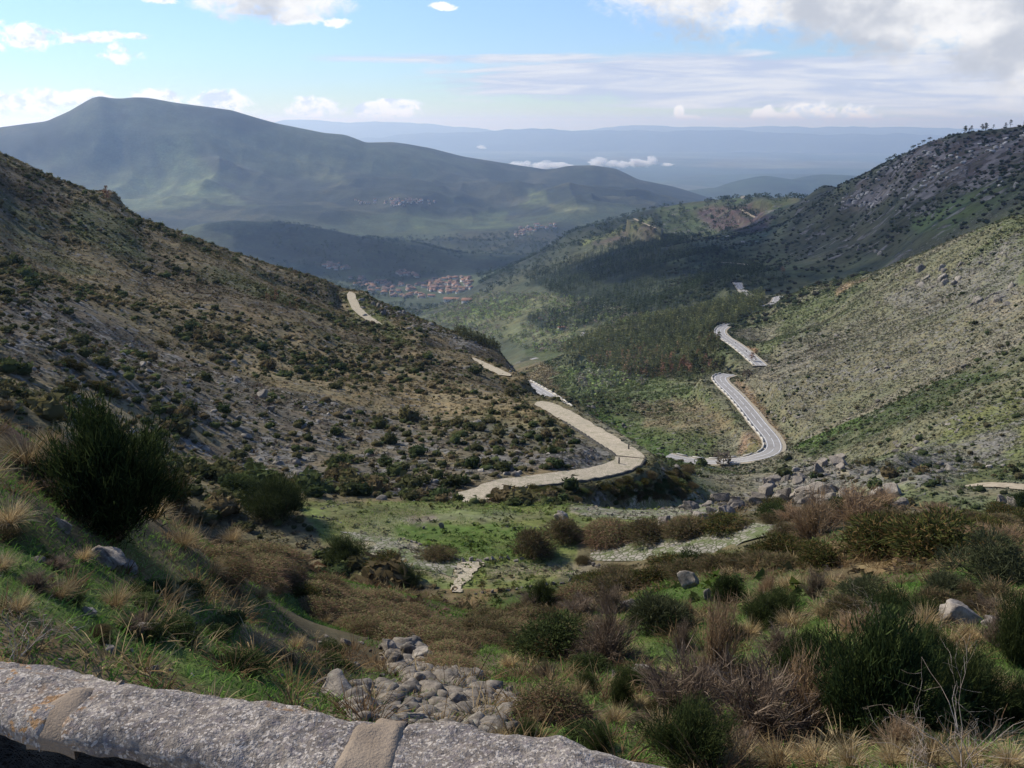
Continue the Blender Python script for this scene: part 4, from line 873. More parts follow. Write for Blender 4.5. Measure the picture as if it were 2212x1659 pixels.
def wall_piece(nm, pl0, pl1, pr0, pr1, lift, amp, mat, seed, depth, label=None):
    """pl0/pr0: left and right end columns at the back edge, pl1/pr1 at the front edge"""
    nu, nv_ = max(12, int((pr0-pl0)/2.2)), 90; vs = []
    for j in range(nv_+1):
        v = -0.55+2.35*j/nv_
        for i in range(nu+1):
            u = i/nu; vc = min(max(v, 0), 1)
            pb = pl0+(pr0-pl0)*u; pf = pl1+(pr1-pl1)*u
            B = onplane(pb, interp2(BACK, pb)); F = onplane(pf, interp2(FRONT, pf)); xy = B+(F-B)*vc
            ev = min(vc, 1-vc)*np.linalg.norm(F-B); eu = min(u, 1-u)*np.linalg.norm(onplane(pr0, interp2(BACK, pr0))-onplane(pl0, interp2(BACK, pl0)))
            rd = .03; z = WZ+lift - (max(0, 1-ev/rd)**2)*.012 - (max(0, 1-eu/.012)**2)*.007
            n_ = (F-B)/np.linalg.norm(F-B)
            if v < 0: z -= -v*depth; xy = xy - n_*(.006*math.sin(min(1, -v*6)*1.57))
            if v > 1: t_ = (v-1)/.8; z -= .032*min(1, t_*2)+.02*max(0, t_-.5); xy = xy + n_*(.010*math.sin(min(1, t_*4)*1.57)) - n_*.20*max(0, t_-.5)*2
            vs.append((xy[0], xy[1], z))
    co = np.array(vs); g = co.reshape(nv_+1, nu+1, 3); du = np.gradient(g, axis=1); dv = np.gradient(g, axis=0); nn = unit(np.cross(du, dv)).reshape(-1, 3); nn *= np.sign(nn[:, 2:3]+1e-3)*np.where(np.abs(nn[:, 2:3]) < .2, 1, 1)
    d = n3(co, 5.5, seed)*amp+n3(co, 16, seed+1)*amp*.6+n3(co, 48, seed+2)*amp*.28+n3(co, 120, seed+3)*amp*.08
    co[:, 2] += d; co[:, :2] += (n3(co, 30, seed+5)*amp*.5)[:, None]*0.7
    o_ = link(nm, npmesh(nm, co-np.array([0, 1.2, -2.0]), sheet(nv_+1, nu+1), mat=mat, smooth=True), wall)
    if label: o_['label'] = label
wall_piece('granite_block', -420, -420, 196, 92, 0.0, .011, M_gran, 41, .9, 'grey granite block at the left end')
wall_piece('granite_block', 198, 128, 800, 752, 0.004, .012, M_gran, 45, .9, 'long granite block with orange lichen')
wall_piece('granite_block', 862, 815, 2500, 2500, 0.002, .012, M_gran, 49, .9, 'pale speckled granite block at the right end')
wall_piece('mortar_joint', 175, 60, 212, 160, .0035, .005, M_mort, 53, .7)
wall_piece('mortar_joint', 775, 715, 880, 838, .0055, .006, M_mort, 57, .7)
# the dark body of the wall below its coping
co = []; 
for px_ in range(-420, 2501, 60):
    b_ = onplane(px_, interp2(BACK, px_)); f_ = onplane(px_, interp2(FRONT, px_)); n_ = unit(f_-b_)
    for q_, z_ in ((b_+n_*.03, WZ-.12), (b_-n_*.05, -5.6), (f_-n_*.07, WZ-.045), (f_-n_*.03, -5.6)): co.append((q_[0], q_[1]-1.2, z_+2.0))
q = []
for i in range(len(co)//4-1):
    a = i*4; q += [(a, a+4, a+5, a+1), (a+2, a+3, a+7, a+6), (a, a+2, a+6, a+4), (a+1, a+5, a+7, a+3)]
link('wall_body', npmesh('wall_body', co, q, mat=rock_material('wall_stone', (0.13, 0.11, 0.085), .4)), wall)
# the ground the photographer stands on
tag(link('pavement', box_mesh('pavement', (-4, -6, -1.95), (4, .55, -1.75), M_dirt)), kind='structure')

# ---------------------------------------------------------------- foreground plants, one by one
FG = [
 ('dark_broom','broom_shrub',240,1152,285,262,'large dark green broom shrub standing on the left bank in front of the hillside','shrub'),
 ('dead','dead_shrub',150,1095,130,75,'low dry brown twigs at the left foot of the large broom on the left bank','shrub'),
 ('thicket','bramble_bush',215,1135,120,60,'tangle of dry brown stems under the large broom on the left bank','shrub'),
 ('gorse','gorse_bush',360,1085,95,100,'green bush growing at the right side of the large broom on the left bank','bush'),
 ('broom','broom_shrub',598,1118,150,95,'dark round bush left of the green terrace, above the brown thicket','bush'),
 ('green_shrub','broom_shrub',520,1060,80,50,'small green bush on the hillside foot left of the dark round bush','bush'),
 ('broom','broom_shrub',745,1212,95,58,'olive shrub on the slope at the left edge of the terraces','shrub'),
 ('gorse','gorse_bush',830,1235,90,56,'olive-brown shrub beside the stony left end of the terraces','shrub'),
 ('broom','broom_shrub',880,1262,80,44,'bushy shrub just left of the stone slab path','shrub'),
 ('heath','heather_bush',1152,1198,100,74,'round brown bush on the green terrace, left of the paved slope','bush'),
 ('heath','heather_bush',1215,1160,95,52,'brown bush behind the boulder on the terrace','bush'),
 ('heath','heather_bush',942,1205,85,36,'low dark brown bush on the lower left part of the green terrace','bush'),
 ('thicket','heather_bush',1320,1160,120,48,'reddish brown bush on the bank above the paved slope','bush'),
 ('heath','heather_bush',1400,1162,110,50,'dark brown bush on the bank beside the upright rock','bush'),
 ('heath','heather_bush',1490,1155,120,45,'olive-brown bush on the bank right of the upright rock','bush'),
 ('gorse','gorse_bush',1570,1140,110,36,'flat green-brown bush above the right end of the paved slope','bush'),
 ('green_shrub','pine_sapling',1495,1236,88,70,'dark green conical bush in front of the paved slope','bush'),
 ('gorse','gorse_bush',1410,1268,110,62,'olive shrub left of the dark conical bush','shrub'),
 ('heath','heather_bush',1330,1290,120,70,'brown-green shrub on the bank crest below the terrace path','shrub'),
 ('broom','broom_shrub',1170,1312,70,66,'small pointed dark shrub on the crest in the centre','shrub'),
 ('thicket','bramble_bush',1250,1312,120,66,'pinkish brown bush on the crest in the centre','bush'),
 ('green_shrub','green_shrub',1190,1412,190,100,'wide green-brown bush above the bright green strip','bush'),
 ('dead','dead_shrub',1310,1425,140,120,'grey-brown leafless bush beside the bright green strip','shrub'),
 ('grey_shrub','grey_shrub',1432,1362,140,125,'olive round bush behind the dry grass in the middle of the right bank','bush'),
 ('dark_broom','broom_shrub',1568,1300,80,58,'small dark bush between the two leaning rocks and the dry grass','bush'),
 ('dry','dry_shrub',1545,1490,140,190,'tall rusty dry bush in the middle of the right bank','shrub'),
 ('dead','dead_shrub',1480,1560,230,150,'grey-brown dead bush left of the tangled dead branches','shrub'),
 ('dead','dead_shrub',1640,1600,270,170,'large tangle of dead grey-brown branches at the left foot of the big dark broom','shrub'),
 ('dry','dry_shrub',1735,1580,130,170,'pale forked dry stems against the big dark broom','shrub'),
 ('dark_broom','broom_shrub',1890,1610,290,275,'big very dark green broom at the lower right','shrub'),
 ('dark_broom','broom_shrub',1745,1470,130,100,'dark green broom behind the dead branches','shrub'),
 ('broom','broom_shrub',1490,1650,190,140,'bright-tipped green bush at the bottom centre right, beside the wall','bush'),
 ('thicket','bramble_bush',1190,1560,170,95,'dark bramble mound at the right of the scree heap','bush'),
 ('green_shrub','green_shrub',1270,1610,120,60,'low dark green bush at the foot of the bramble mound by the wall','bush'),
 ('broom','broom_shrub',2095,1560,170,150,'green broom right of the big dark broom','shrub'),
 ('dark_broom','broom_shrub',2040,1475,110,80,'small dark broom behind the green broom at the lower right','shrub'),
 ('broom','broom_shrub',2195,1430,110,150,'dark shrub cut by the right edge of the view','shrub'),
 ('grey_shrub','grey_shrub',2140,1255,190,130,'large grey-green rounded shrub on the right bank','shrub'),
 ('grey_shrub','grey_shrub',2050,1300,105,80,'grey-green bush below the large rounded shrub at right','bush'),
 ('grey_shrub','grey_shrub',1865,1298,110,80,'grey-green bush standing alone in the dry grass of the right bank','bush'),
 ('gorse','gorse_bush',1910,1195,190,105,'broad gorse bush with rusty patches, left half of the gorse belt','bush'),
 ('gorse','gorse_bush',2030,1200,200,120,'broad gorse bush, right half of the gorse belt on the right bank','bush'),
 ('gorse','gorse_bush',1680,1205,110,58,'olive gorse bush at the right end of the paved slope','bush'),
 ('gorse','gorse_bush',1770,1218,100,56,'yellowish gorse bush between the paved slope and the gorse belt','bush'),
 ('dry','dry_shrub',1760,1165,120,95,'brown leafless bush in front of the row of boulders','shrub'),
 ('dry','dry_shrub',1850,1130,150,75,'reddish brown bush behind the gorse belt','shrub'),
 ('dark_broom','broom_shrub',2203,1105,55,40,'dark bush beside the boulders at the right edge','bush'),
 ('green_shrub','green_shrub',1955,1440,90,70,'small green bush above the big dark broom','bush'),
 ('green_shrub','green_shrub',380,1380,110,60,'low bright green bush on the left bank above the wall','bush'),
 ('green_shrub','green_shrub',520,1450,120,55,'low dark green bush on the left bank just above the wall','bush'),
 ('gorse','gorse_bush',660,1300,70,50,'small dark bush on the crest of the left bank','bush'),
 ('gorse','gorse_bush',560,1245,70,45,'small olive bush high on the crest of the left bank','bush'),
 ('broom','broom_shrub',2200,1560,90,90,'olive shrub at the right edge of the view','shrub'),
]
for k, nm, px_, py_, w_, h_, lab, cat in FG: plant_px(k, nm, px_, py_, w_, h_, lab, cat)
r7 = random.Random(7)
for i in range(120):
    px_, py_ = r7.choice([(r7.uniform(1060, 1400), r7.uniform(1052, 1082)), (r7.uniform(1375, 1490), r7.uniform(1012, 1075)), (r7.uniform(1330, 1480), r7.uniform(1040, 1078))])
    if py_ < 1062-(px_-1060)*.12 and px_ < 1340: py_ += 16
    plant_px(r7.choice(['gorse', 'heath', 'green_shrub']), 'heather_bush', px_, py_, r7.uniform(16, 38), r7.uniform(8, 16), 'small bush on the bank below the pale cobbled bend', 'bush', 'bushes on the bank below the pale cobbled bend', rmin=60)
for px_, py_, w_, h_, lab in [(1695,1162,70,40,'brownish bush hiding the right end of the paved slope'),(1660,1196,60,30,'low bush under the right end of the paved slope'),(1262,1215,40,18,'low bush at the left foot of the paved slope')]: plant_px('heath', 'heather_bush', px_, py_, w_, h_, lab, 'bush', rmin=30)
# the brown thicket
for i in range(46):
    t_ = r7.random(); px_ = 440+560*t_+r7.uniform(-30, 30); py_ = 1185+235*t_**1.25+r7.uniform(-14, 50)
    plant_px('thicket', 'bramble_bush', px_, py_, r7.uniform(75, 130), r7.uniform(30, 50), 'brown bramble bush in the long tangled thicket along the left bank', 'bush', 'brambles of the long thicket on the left bank')
for i in range(22):
    px_ = r7.uniform(990, 1330); py_ = 1352+r7.uniform(-12, 55)
    plant_px(r7.choice(['thicket', 'heath', 'thicket']), 'bramble_bush', px_, py_, r7.uniform(75, 120), r7.uniform(28, 48), 'brown-green bush in the dense belt below the terraces', 'bush', 'bushes of the dense belt below the terraces')
for i in range(16):
    px_ = r7.uniform(1220, 1690); py_ = 1262-(px_-1220)*.13+r7.uniform(0, 30)
    plant_px(r7.choice(['heath', 'gorse', 'heath']), 'heather_bush', px_, py_, r7.uniform(60, 110), r7.uniform(30, 50), 'brown heather bush in the belt in front of the paved slope', 'bush', 'heather bushes in front of the paved slope')
for i in range(7):
    px_ = r7.uniform(1290, 1680); py_ = 1146+r7.uniform(-14, 14)-(px_-1240)*.02
    plant_px(r7.choice(['heath', 'thicket']), 'heather_bush', px_, py_, r7.uniform(40, 80), r7.uniform(14, 26), 'low brown bush on the bank between the two paved terraces', 'bush', 'bushes between the two paved terraces')
for i in range(40):
    px_ = r7.uniform(1660, 2212); py_ = 1150+r7.uniform(-50, 50)
    plant_px(r7.choice(['gorse', 'heath', 'green_shrub', 'dry']), 'heather_bush', px_, py_, r7.uniform(50, 90), r7.uniform(26, 44), 'mixed heath bush in the belt along the top of the right bank', 'bush', 'heath bushes along the top of the right bank')
for i in range(64):
    px_ = r7.uniform(1120, 2212); py_ = r7.uniform(1290, 1640)
    plant_px(r7.choice(['green_shrub', 'broom', 'dead', 'dry', 'heath']), 'heath_shrub', px_, py_, r7.uniform(45, 100), r7.uniform(30, 70), 'small heath shrub growing among the dry grass of the right bank', 'shrub', 'small shrubs among the dry grass of the right bank')
for i in range(30):
    px_ = r7.uniform(0, 800); py_ = 1180+px_*.25+r7.uniform(-30, 240)
    if py_ > 1420+px_*.13: continue
    plant_px(r7.choice(['green_shrub', 'heath', 'green_shrub', 'dead']), 'low_shrub', px_, py_, r7.uniform(40, 85), r7.uniform(22, 42), 'low green shrub scattered over the turf of the left bank', 'shrub', 'low shrubs on the turf of the left bank')
# larger tufts of dry grass
for i, (px_, py_, h_) in enumerate([(60,1000,110),(20,1130,90),(110,960,70),(330,1120,80),(395,1180,80),(250,1310,80),(130,1290,75),(380,1300,70),(500,1170,60),(560,1290,60),(760,1360,60),(640,1400,50),(700,1345,45),
    (1100,1440,50),(1080,1600,55),(1250,1500,55),(1330,1560,70),(1380,1530,60),(1430,1590,90),(1600,1650,90),(1680,1655,95),(1760,1650,90),(1840,1655,95),(1930,1650,85),(2010,1650,90),(2090,1655,80),(2180,1650,80),(1700,1350,60),(1620,1370,60),(1780,1330,60),(1830,1360,60),
    (1740,1420,60),(1880,1400,60),(1960,1370,60),(2020,1400,60),(1800,1270,60),(1700,1270,55),(1930,1300,60),(2000,1350,70),(2100,1380,60),(2170,1330,70),(1640,1310,55),(2140,1480,60),(2190,1500,60),(2080,1430,50),(0,1230,70),(40,1320,70),(180,1210,50),(460,1240,60)]):
    plant_px('straw', 'grass_tuft', px_, py_, h_*.85, h_*.8, 'large tuft of dry straw-coloured grass on the near slopes', 'grass tuft', 'large tufts of dry grass on the near slopes', sink=0.02)
plant_px('bare', 'bare_shrub', 2100, 1685, 190, 140, 'leafless pale twigs of a bare shrub at the bottom right corner', 'shrub')
plant_px('bare', 'bare_shrub', 1960, 1680, 130, 90, 'leafless twigs of the smaller bare shrub left of the bottom right corner', 'shrub')
plant_px('bare', 'bare_shrub', 25, 1425, 130, 90, 'bleached dead branches on the left bank above the wall', 'dead branches')
plant_px('bare', 'bare_shrub', 1960, 1400, 110, 80, 'thin bare twigs standing in the dry grass left of the lichen boulder', 'shrub')

# ---------------------------------------------------------------- foreground rocks
RK = [(232,1222,105,48,'pointed grey rock lying in the grass below the large broom'),(283,1232,62,36,'brownish rock touching the pointed grey rock on the left bank'),(142,1150,40,44,'small pale upright rock left of the pointed grey rock'),
 (320,1368,120,44,'long flat rock in the turf of the left bank'),(195,1330,40,26,'small pale stone above the wall on the left bank'),(90,1215,44,22,'flat stone in the turf at the far left'),(330,1455,60,28,'grey stone just above the parapet at left'),
 (240,1408,40,22,'small grey stone between the turf tufts above the parapet'),(772,1447,36,30,'pale round stone left of the scree heap'),(750,1392,34,22,'pale stone above the round stone left of the scree heap'),(842,1375,62,26,'flat pale slab at the top of the scree heap'),
 (845,1408,52,44,'square rock near the top of the scree heap'),(905,1430,90,46,'long grey block in the upper scree heap'),(720,1500,140,42,'broad flat slab of rock above the parapet'),(690,1480,60,20,'thin slab lying on the broad flat slab above the parapet'),
 (960,1585,110,50,'large light slab at the lower end of the scree heap'),(1020,1592,70,40,'grey slab at the right of the large light slab'),(800,1535,60,46,'dark boulder half hidden behind the parapet'),(880,1560,70,44,'dark rock in the hollow at the foot of the scree heap'),(1100,1500,30,34,'upright pale stone at the right edge of the scree heap'),
 (1165,1625,70,24,'flat stone in the grass just behind the parapet at centre'),(2078,1345,100,52,'white-grey lichen boulder in the grass of the right bank'),(2150,1352,50,34,'dark rock touching the lichen boulder'),(1490,1268,70,50,'pale jagged rock beside the dark conical bush'),(1528,1296,36,36,'slanting pale rock right of the jagged rock'),
 (1352,1318,50,44,'pale pointed rock on the right bank left of the olive round bush'),(1395,1455,60,30,'grey rock beside the bright green strip'),(1330,1462,40,20,'small rock left of the grey rock by the green strip'),
 (1218,1122,42,30,'dark rounded boulder on the edge of the upper terrace'),(1436,1134,56,38,'upright grey rock on the bank above the paved slope'),(955,1140,18,18,'small dark stone on the grass of the terrace'),(915,1142,14,10,'small pale stone on the grass of the terrace'),
 (1480,1218,20,12,'small pale stone in front of the dark conical bush'),(2200,1105,50,50,'grey boulder at the right edge of the view below the track'),(2165,1092,44,30,'grey boulder left of the one at the right edge'),(2190,1130,40,30,'low boulder under the two at the right edge')]
for px_, py_, w_, h_, lab in RK: rock_px(px_, py_, w_, h_, lab)
for i in range(9): rock_px(1045+i*0+(i-4)*16+20, 1212+r7.uniform(-3, 3), r7.uniform(15, 24), r7.uniform(12, 17), 'rounded kerb stone in the row at the head of the slab path', 'kerb stones at the head of the slab path', rmin=55, nm='kerb_stone', cat='kerb stone')
# big boulders in front of the gully: the long rocky outcrop
for i in range(50):
    t_ = r7.random(); px_ = 1480+460*t_; py_ = 1106-30*math.sin(t_*2.4)+r7.uniform(-16, 24)
    w_ = r7.uniform(22, 70); rock_px(px_, py_, w_, w_*r7.uniform(.5, .85), 'weathered grey boulder in the long outcrop below the asphalt hairpin', 'boulders of the long outcrop below the asphalt hairpin', rmin=55, tilt=.5, nm='boulder', cat='boulder', sink=.45)
rock_px(1742, 1078, 92, 66, 'largest rounded dark grey boulder of the long outcrop', rmin=55, i=2, nm='boulder', cat='boulder')
rock_px(1690, 1085, 60, 52, 'second largest boulder of the long outcrop, left of the largest', rmin=55, i=4, nm='boulder', cat='boulder')
for i in range(14):
    px_ = 1650+r7.random()*170; py_ = 1038-(px_-1650)*.28+r7.uniform(-3, 26)
    rock_px(px_, py_, r7.uniform(26, 60), r7.uniform(14, 34), 'layered grey rock of the leaning crag right of the asphalt hairpin', 'rocks of the leaning crag right of the hairpin', rmin=120, tilt=.4, nm='crag_rock', cat='crag rock', sink=.45)
# scree
M_scree = rock_material('scree_rock', base=(0.155, 0.130, 0.098), sc_=.4, var=.4)
SCR = [npmesh('scree_mesh', rock_shape(800+i, 2, 10, .1)[0]*np.array([.6, .45, .5]), tris=ICO[2][1], mat=M_scree) for i in range(6)]
for i in range(230):
    t_ = r7.random()**.85; px_ = 825+240*t_+r7.gauss(0, 46)*(.4+t_); py_ = 1375+175*t_+r7.gauss(0, 30)
    if py_ > 1600: continue
    w_ = min(60, 8+r7.expovariate(1/10.0)); rock_px(px_, py_, w_, w_*r7.uniform(.45, .8), 'small angular stone in the scree heap above the parapet', 'stones of the scree heap above the parapet', tilt=.9, sink=.3, nm='scree_stone', cat='scree stone', mesh=SCR[i % 6])
for i in range(34):
    px_ = r7.uniform(650, 1080); py_ = 1480+r7.uniform(0, 60)+(px_-650)*.13; w_ = r7.uniform(14, 42)
    rock_px(px_, py_, w_, w_*r7.uniform(.35, .7), 'broken rock in the rubble right behind the parapet', 'broken rocks in the rubble behind the parapet', tilt=.5, nm='rubble_stone', cat='rubble stone')
for i in range(30):
    px_ = r7.uniform(0, 800); py_ = 1200+px_*.22+r7.uniform(0, 220); w_ = r7.uniform(8, 20)
    if py_ < 1420+px_*.13: rock_px(px_, py_, w_, w_*.5, 'small stone lying in the turf of the left bank', 'small stones in the turf of the left bank')
# stones edging the terraces
def stone_line(pl, n_, w0, w1, label, group, rmin=55, jit=3):
    L = [math.hypot(pl[i+1][0]-pl[i][0], pl[i+1][1]-pl[i][1]) for i in range(len(pl)-1)]; tot = sum(L)
    for k in range(n_):
        d = tot*(k+.5)/n_; i = 0
        while d > L[i] and i < len(L)-1: d -= L[i]; i += 1
        f = d/L[i]; w_ = r7.uniform(w0, w1)
        rock_px(pl[i][0]+(pl[i+1][0]-pl[i][0])*f+r7.uniform(-jit, jit), pl[i][1]+(pl[i+1][1]-pl[i][1])*f+r7.uniform(-jit, jit)*.5, w_, w_*.6, label, group, rmin=rmin, nm='kerb_stone', cat='kerb stone')
stone_line([(1272,1192),(1400,1166),(1540,1150),(1690,1135)], 46, 8, 13, 'kerb stone along the upper edge of the paved slope', 'kerb stones of the paved slope', jit=1)
stone_line([(1265,1212),(1290,1225),(1300,1222)], 7, 10, 16, 'stone in the short low row left of the paved slope', 'stones of the short row left of the paved slope')
stone_line([(865,1163),(930,1185),(975,1205),(1000,1212)], 22, 7, 14, 'stone in the low row curving down to the slab path', 'stones of the curved row above the slab path')
stone_line([(740,1186),(830,1187)], 10, 7, 11, 'stone of the straight drain row on the left stony terrace', 'stones of the drain row on the left terrace', jit=1)
stone_line([(672,1115),(720,1122),(740,1131)], 9, 6, 11, 'stone in the short row on the left end of the meadow', 'stones of the row at the left end of the meadow', jit=1)
stone_line([(690,1100),(760,1085)], 10, 5, 9, 'stone on the upper left rim of the meadow', 'stones on the upper left rim of the meadow', jit=1)
stone_line([(1020,1285),(1150,1268),(1240,1258),(1290,1256)], 16, 9, 18, 'stone on the lower rim of the terraces', 'stones on the lower rim of the terraces')
stone_line([(1080,1140),(1190,1140),(1240,1120)], 16, 5, 9, 'stone on the step between upper meadow and lower terrace', 'stones on the step of the meadow')
stone_line([(1250,1078),(1420,1082),(1560,1088)], 14, 6, 14, 'stone on the far rim of the upper paved terrace', 'stones on the far rim of the upper terrace')
# dry-stone wall under the cobbled road
ln = LINES['cobbled_road']; nn = normals2(ln); wv = []; w = WID['cobbled_road']/2; k0 = 12; N = len(ln)-34
for i in range(k0, N):
    s_ = 1.0 if (nn[i] @ -ln[i, :2]) > 0 else -1.0
    a_ = w+.15; b_ = w+.55; hh = .12+.08*math.sin(i*2.1)
    dep = 2.6*min(1, (i-k0)/20)+.4
    for o_, z_ in ((a_, hh), (b_, hh), (b_+.35, -dep), (a_, -dep)): wv.append((ln[i, 0]+nn[i, 0]*s_*o_, ln[i, 1]+nn[i, 1]*s_*o_, ln[i, 2]+z_+(.05*math.sin(i*1.7) if z_ > 0 else 0)))
q = []
for i in range(N-k0-1):
    a = i*4; q += [(a+k, a+(k+1) % 4, a+4+(k+1) % 4, a+4+k) for k in range(4)]
tag(link('retaining_wall', npmesh('retaining_wall', wv, q, mat=rock_material('drystone', (0.075, 0.068, 0.052), .8))), 'dark dry-stone retaining wall under the outer edge of the pale cobbled bend', 'wall')
# stone parapets along the asphalt road
M_par = simple('parapet_stone', (0.50, 0.47, 0.40), .9, .1)
def parapet(key, side, i0, i1, label):
    ln = LINES[key]; nn = normals2(ln); w = WID[key]/2+.7; vs = []; q = []; i1 = min(i1, len(ln)-1)
    for i in range(i0, i1):
        for e_ in ((0, 1) if i < i1-1 else (0,)):
            tp = .75 if (i % 3) else .15; f = .96*e_; a_ = ln[i]*(1-f)+ln[i+1]*f; m_ = nn[i]*(1-f)+nn[i+1]*f
            for o_, z_ in ((w, -.5), (w, tp), (w+.5, tp), (w+.5, -.5)): vs.append((a_[0]+m_[0]*side*o_, a_[1]+m_[1]*side*o_, a_[2]+z_))
    q = [(n_+k, n_+(k+1) % 4, n_+4+(k+1) % 4, n_+4+k) for n_ in range(0, len(vs)-4, 4) for k in range(4)]
    if vs: tag(link('parapet', npmesh('parapet', vs, q, mat=M_par)), label, 'parapet')
parapet('asphalt_road', 1, 2, 400, 'pale block parapet along the valley side of the near asphalt hairpin') if False else None
def outer(key):
    ln = LINES[key]; nn = normals2(ln); m = len(ln)//2; z1 = H(ln[:, 0]+nn[:, 0]*14, ln[:, 1]+nn[:, 1]*14).mean(); z2 = H(ln[:, 0]-nn[:, 0]*14, ln[:, 1]-nn[:, 1]*14).mean(); return 1 if z1 < z2 else -1
parapet('asphalt_road', outer('asphalt_road'), 1, 999, 'pale stone block parapet on the valley side of the near asphalt hairpin')
parapet('asphalt_upper', outer('asphalt_upper'), 1, 999, 'pale stone block parapet on the valley side of the second asphalt bend')
parapet('asphalt_lower', outer('asphalt_lower'), 1, 999, 'stone block parapet on the short asphalt stretch behind the left spur')
parapet('asphalt_valley', outer('asphalt_valley'), 1, 999, 'pale parapet along the asphalt bend on the valley floor')
M_dark = simple('dark_post', (0.03, 0.03, 0.035))
for i, (px_, py_, r_, lab) in enumerate([(1589,744,300,'dark roadside marker post beside the second asphalt bend'),(1612,762,300,'dark marker post further down the second asphalt bend'),(1586,893,300,'dark marker post beside the long straight of the near asphalt road'),(1606,928,300,'dark marker post above the near asphalt hairpin'),(1337,1003,100,'thin post standing on the outer edge of the pale cobbled bend'),(1358,972,100,'thin post at the tip of the pale cobbled bend')]):
    p = P(px_, py_, r_)
    if p is None: continue
    hgt = 1.9 if i < 4 else 1.1; wd = .22 if i < 4 else .12
    m = npmesh('post', [(x*wd*(1 if z < .9 else .7), y*wd*(1 if z < .9 else .7), z*hgt) for z in (-.2, .9, 1) for x, y in ((-1, -1), (1, -1), (1, 1), (-1, 1))], [(k, (k+1) % 4, 4+(k+1) % 4, 4+k) for k in range(4)]+[(4+k, 4+(k+1) % 4, 8+(k+1) % 4, 8+k) for k in range(4)]+[(8, 9, 10, 11)], mat=M_dark)
    tag(link('marker_post', m, loc=p), lab, 'post')

# ---------------------------------------------------------------- grass (uncountable)
RNG = np.random.default_rng(5)
def sample(n_, r0, r1, a0=-.56, a1=.56, p=2.0):
    u = RNG.uniform(0, 1, n_); r = (r0**p+(r1**p-r0**p)*u)**(1/p); a = RNG.uniform(a0, a1, n_); x, y = r*np.sin(a), r*np.cos(a); return x, y, r, H(x, y)
HOR = np.maximum.accumulate(TG, axis=0)
def seen(x, y, z, h, slack=0.0):
    r = np.hypot(x, y); A = np.arctan2(x, y); lr = (np.log(r)-lrs[0])/(lrs[1]-lrs[0])
    return (z+h+slack)/r >= bil(HOR, daz(A), lr-1.5)
PATHS = np.concatenate([np.concatenate([l, np.full((len(l), 1), WID[k]/2)], 1) for k, l in LINES.items()])
def offroad(x, y, extra=0.5):
    ok = np.ones(len(x), bool)
    for p in PATHS[::2]: ok &= (x-p[0])**2+(y-p[1])**2 > (p[3]+extra)**2
    return ok
def zones(x, y, z, polys):
    px, py = project(x, y, z); m = np.zeros(len(x), bool)
    for pl in polys: m |= inpoly(px, py, pl)
    return m
parts = []
def grass(n_, r0, r1, Lr, Wr, p, up, cond, pal, droop=(.1, .6), ns=2):
    x, y, r, z = sample(n_, r0, r1, p=p); k = cond(x, y, z, r); x, y, r, z = x[k], y[k], r[k], z[k]; n_ = len(x)
    th = RNG.uniform(0, 2*np.pi, n_); d = unit(np.stack([np.cos(th), np.sin(th), RNG.uniform(.6, 2.5, n_)*up], 1))
    a = blades(np.stack([x, y, z-.02], 1), d, RNG.uniform(*Lr, n_), RNG.uniform(*Wr, n_), RNG.uniform(*droop, n_), RNG, ns)
    cl = np.array(pal); i = np.clip(((fbm(x, y, 1.2, 3, 33)*.9+.5+RNG.normal(0, .16, n_))*len(pal)).astype(int), 0, len(pal)-1)
    return a[0], a[1].reshape(-1, 4), a[2], np.repeat(cl[i]*(1+RNG.uniform(-.25, .25, (n_, 1))), a[3], 0)
gmask = lambda x, y: fbm(x, y, 9, 4, 2)+.5*fbm(x, y, 1.6, 4, 5)
green = ((0.050,0.092,0.018),(0.065,0.120,0.022),(0.085,0.140,0.030),(0.10,0.13,0.04))
parts = [grass(210000, 5, 30, (.07, .20), (.008, .018), 1.6, .8, lambda x, y, z, r: gmask(x, y) > -.14, green),
         grass(90000, 28, 60, (.12, .28), (.02, .035), 1.6, .8, lambda x, y, z, r: gmask(x, y) > -.02, green),
         grass(110000, 62, 97, (.10, .26), (.035, .07), 1.6, .8, lambda x, y, z, r: zones(x, y, z, [[(640,1085),(1290,1078),(1560,1082),(1560,1092),(1230,1095),(1230,1120),(1300,1200),(1180,1280),(990,1285),(700,1170)]]) & (fbm(x, y, 6, 4, 61) > -.1) & offroad(x, y, 0), ((0.065,0.100,0.024),(0.090,0.135,0.032),(0.12,0.155,0.042),(0.15,0.155,0.055)))]
a = join(parts); tag(link('grass', npmesh('grass', a[0], a[1], a[2], mat=M_plant, col=a[3])), 'short green turf grass on the near banks and terraces', 'grass', kind='stuff')
straw = ((0.125,0.082,0.040),(0.16,0.112,0.056),(0.20,0.145,0.075),(0.25,0.19,0.10),(0.10,0.062,0.034))
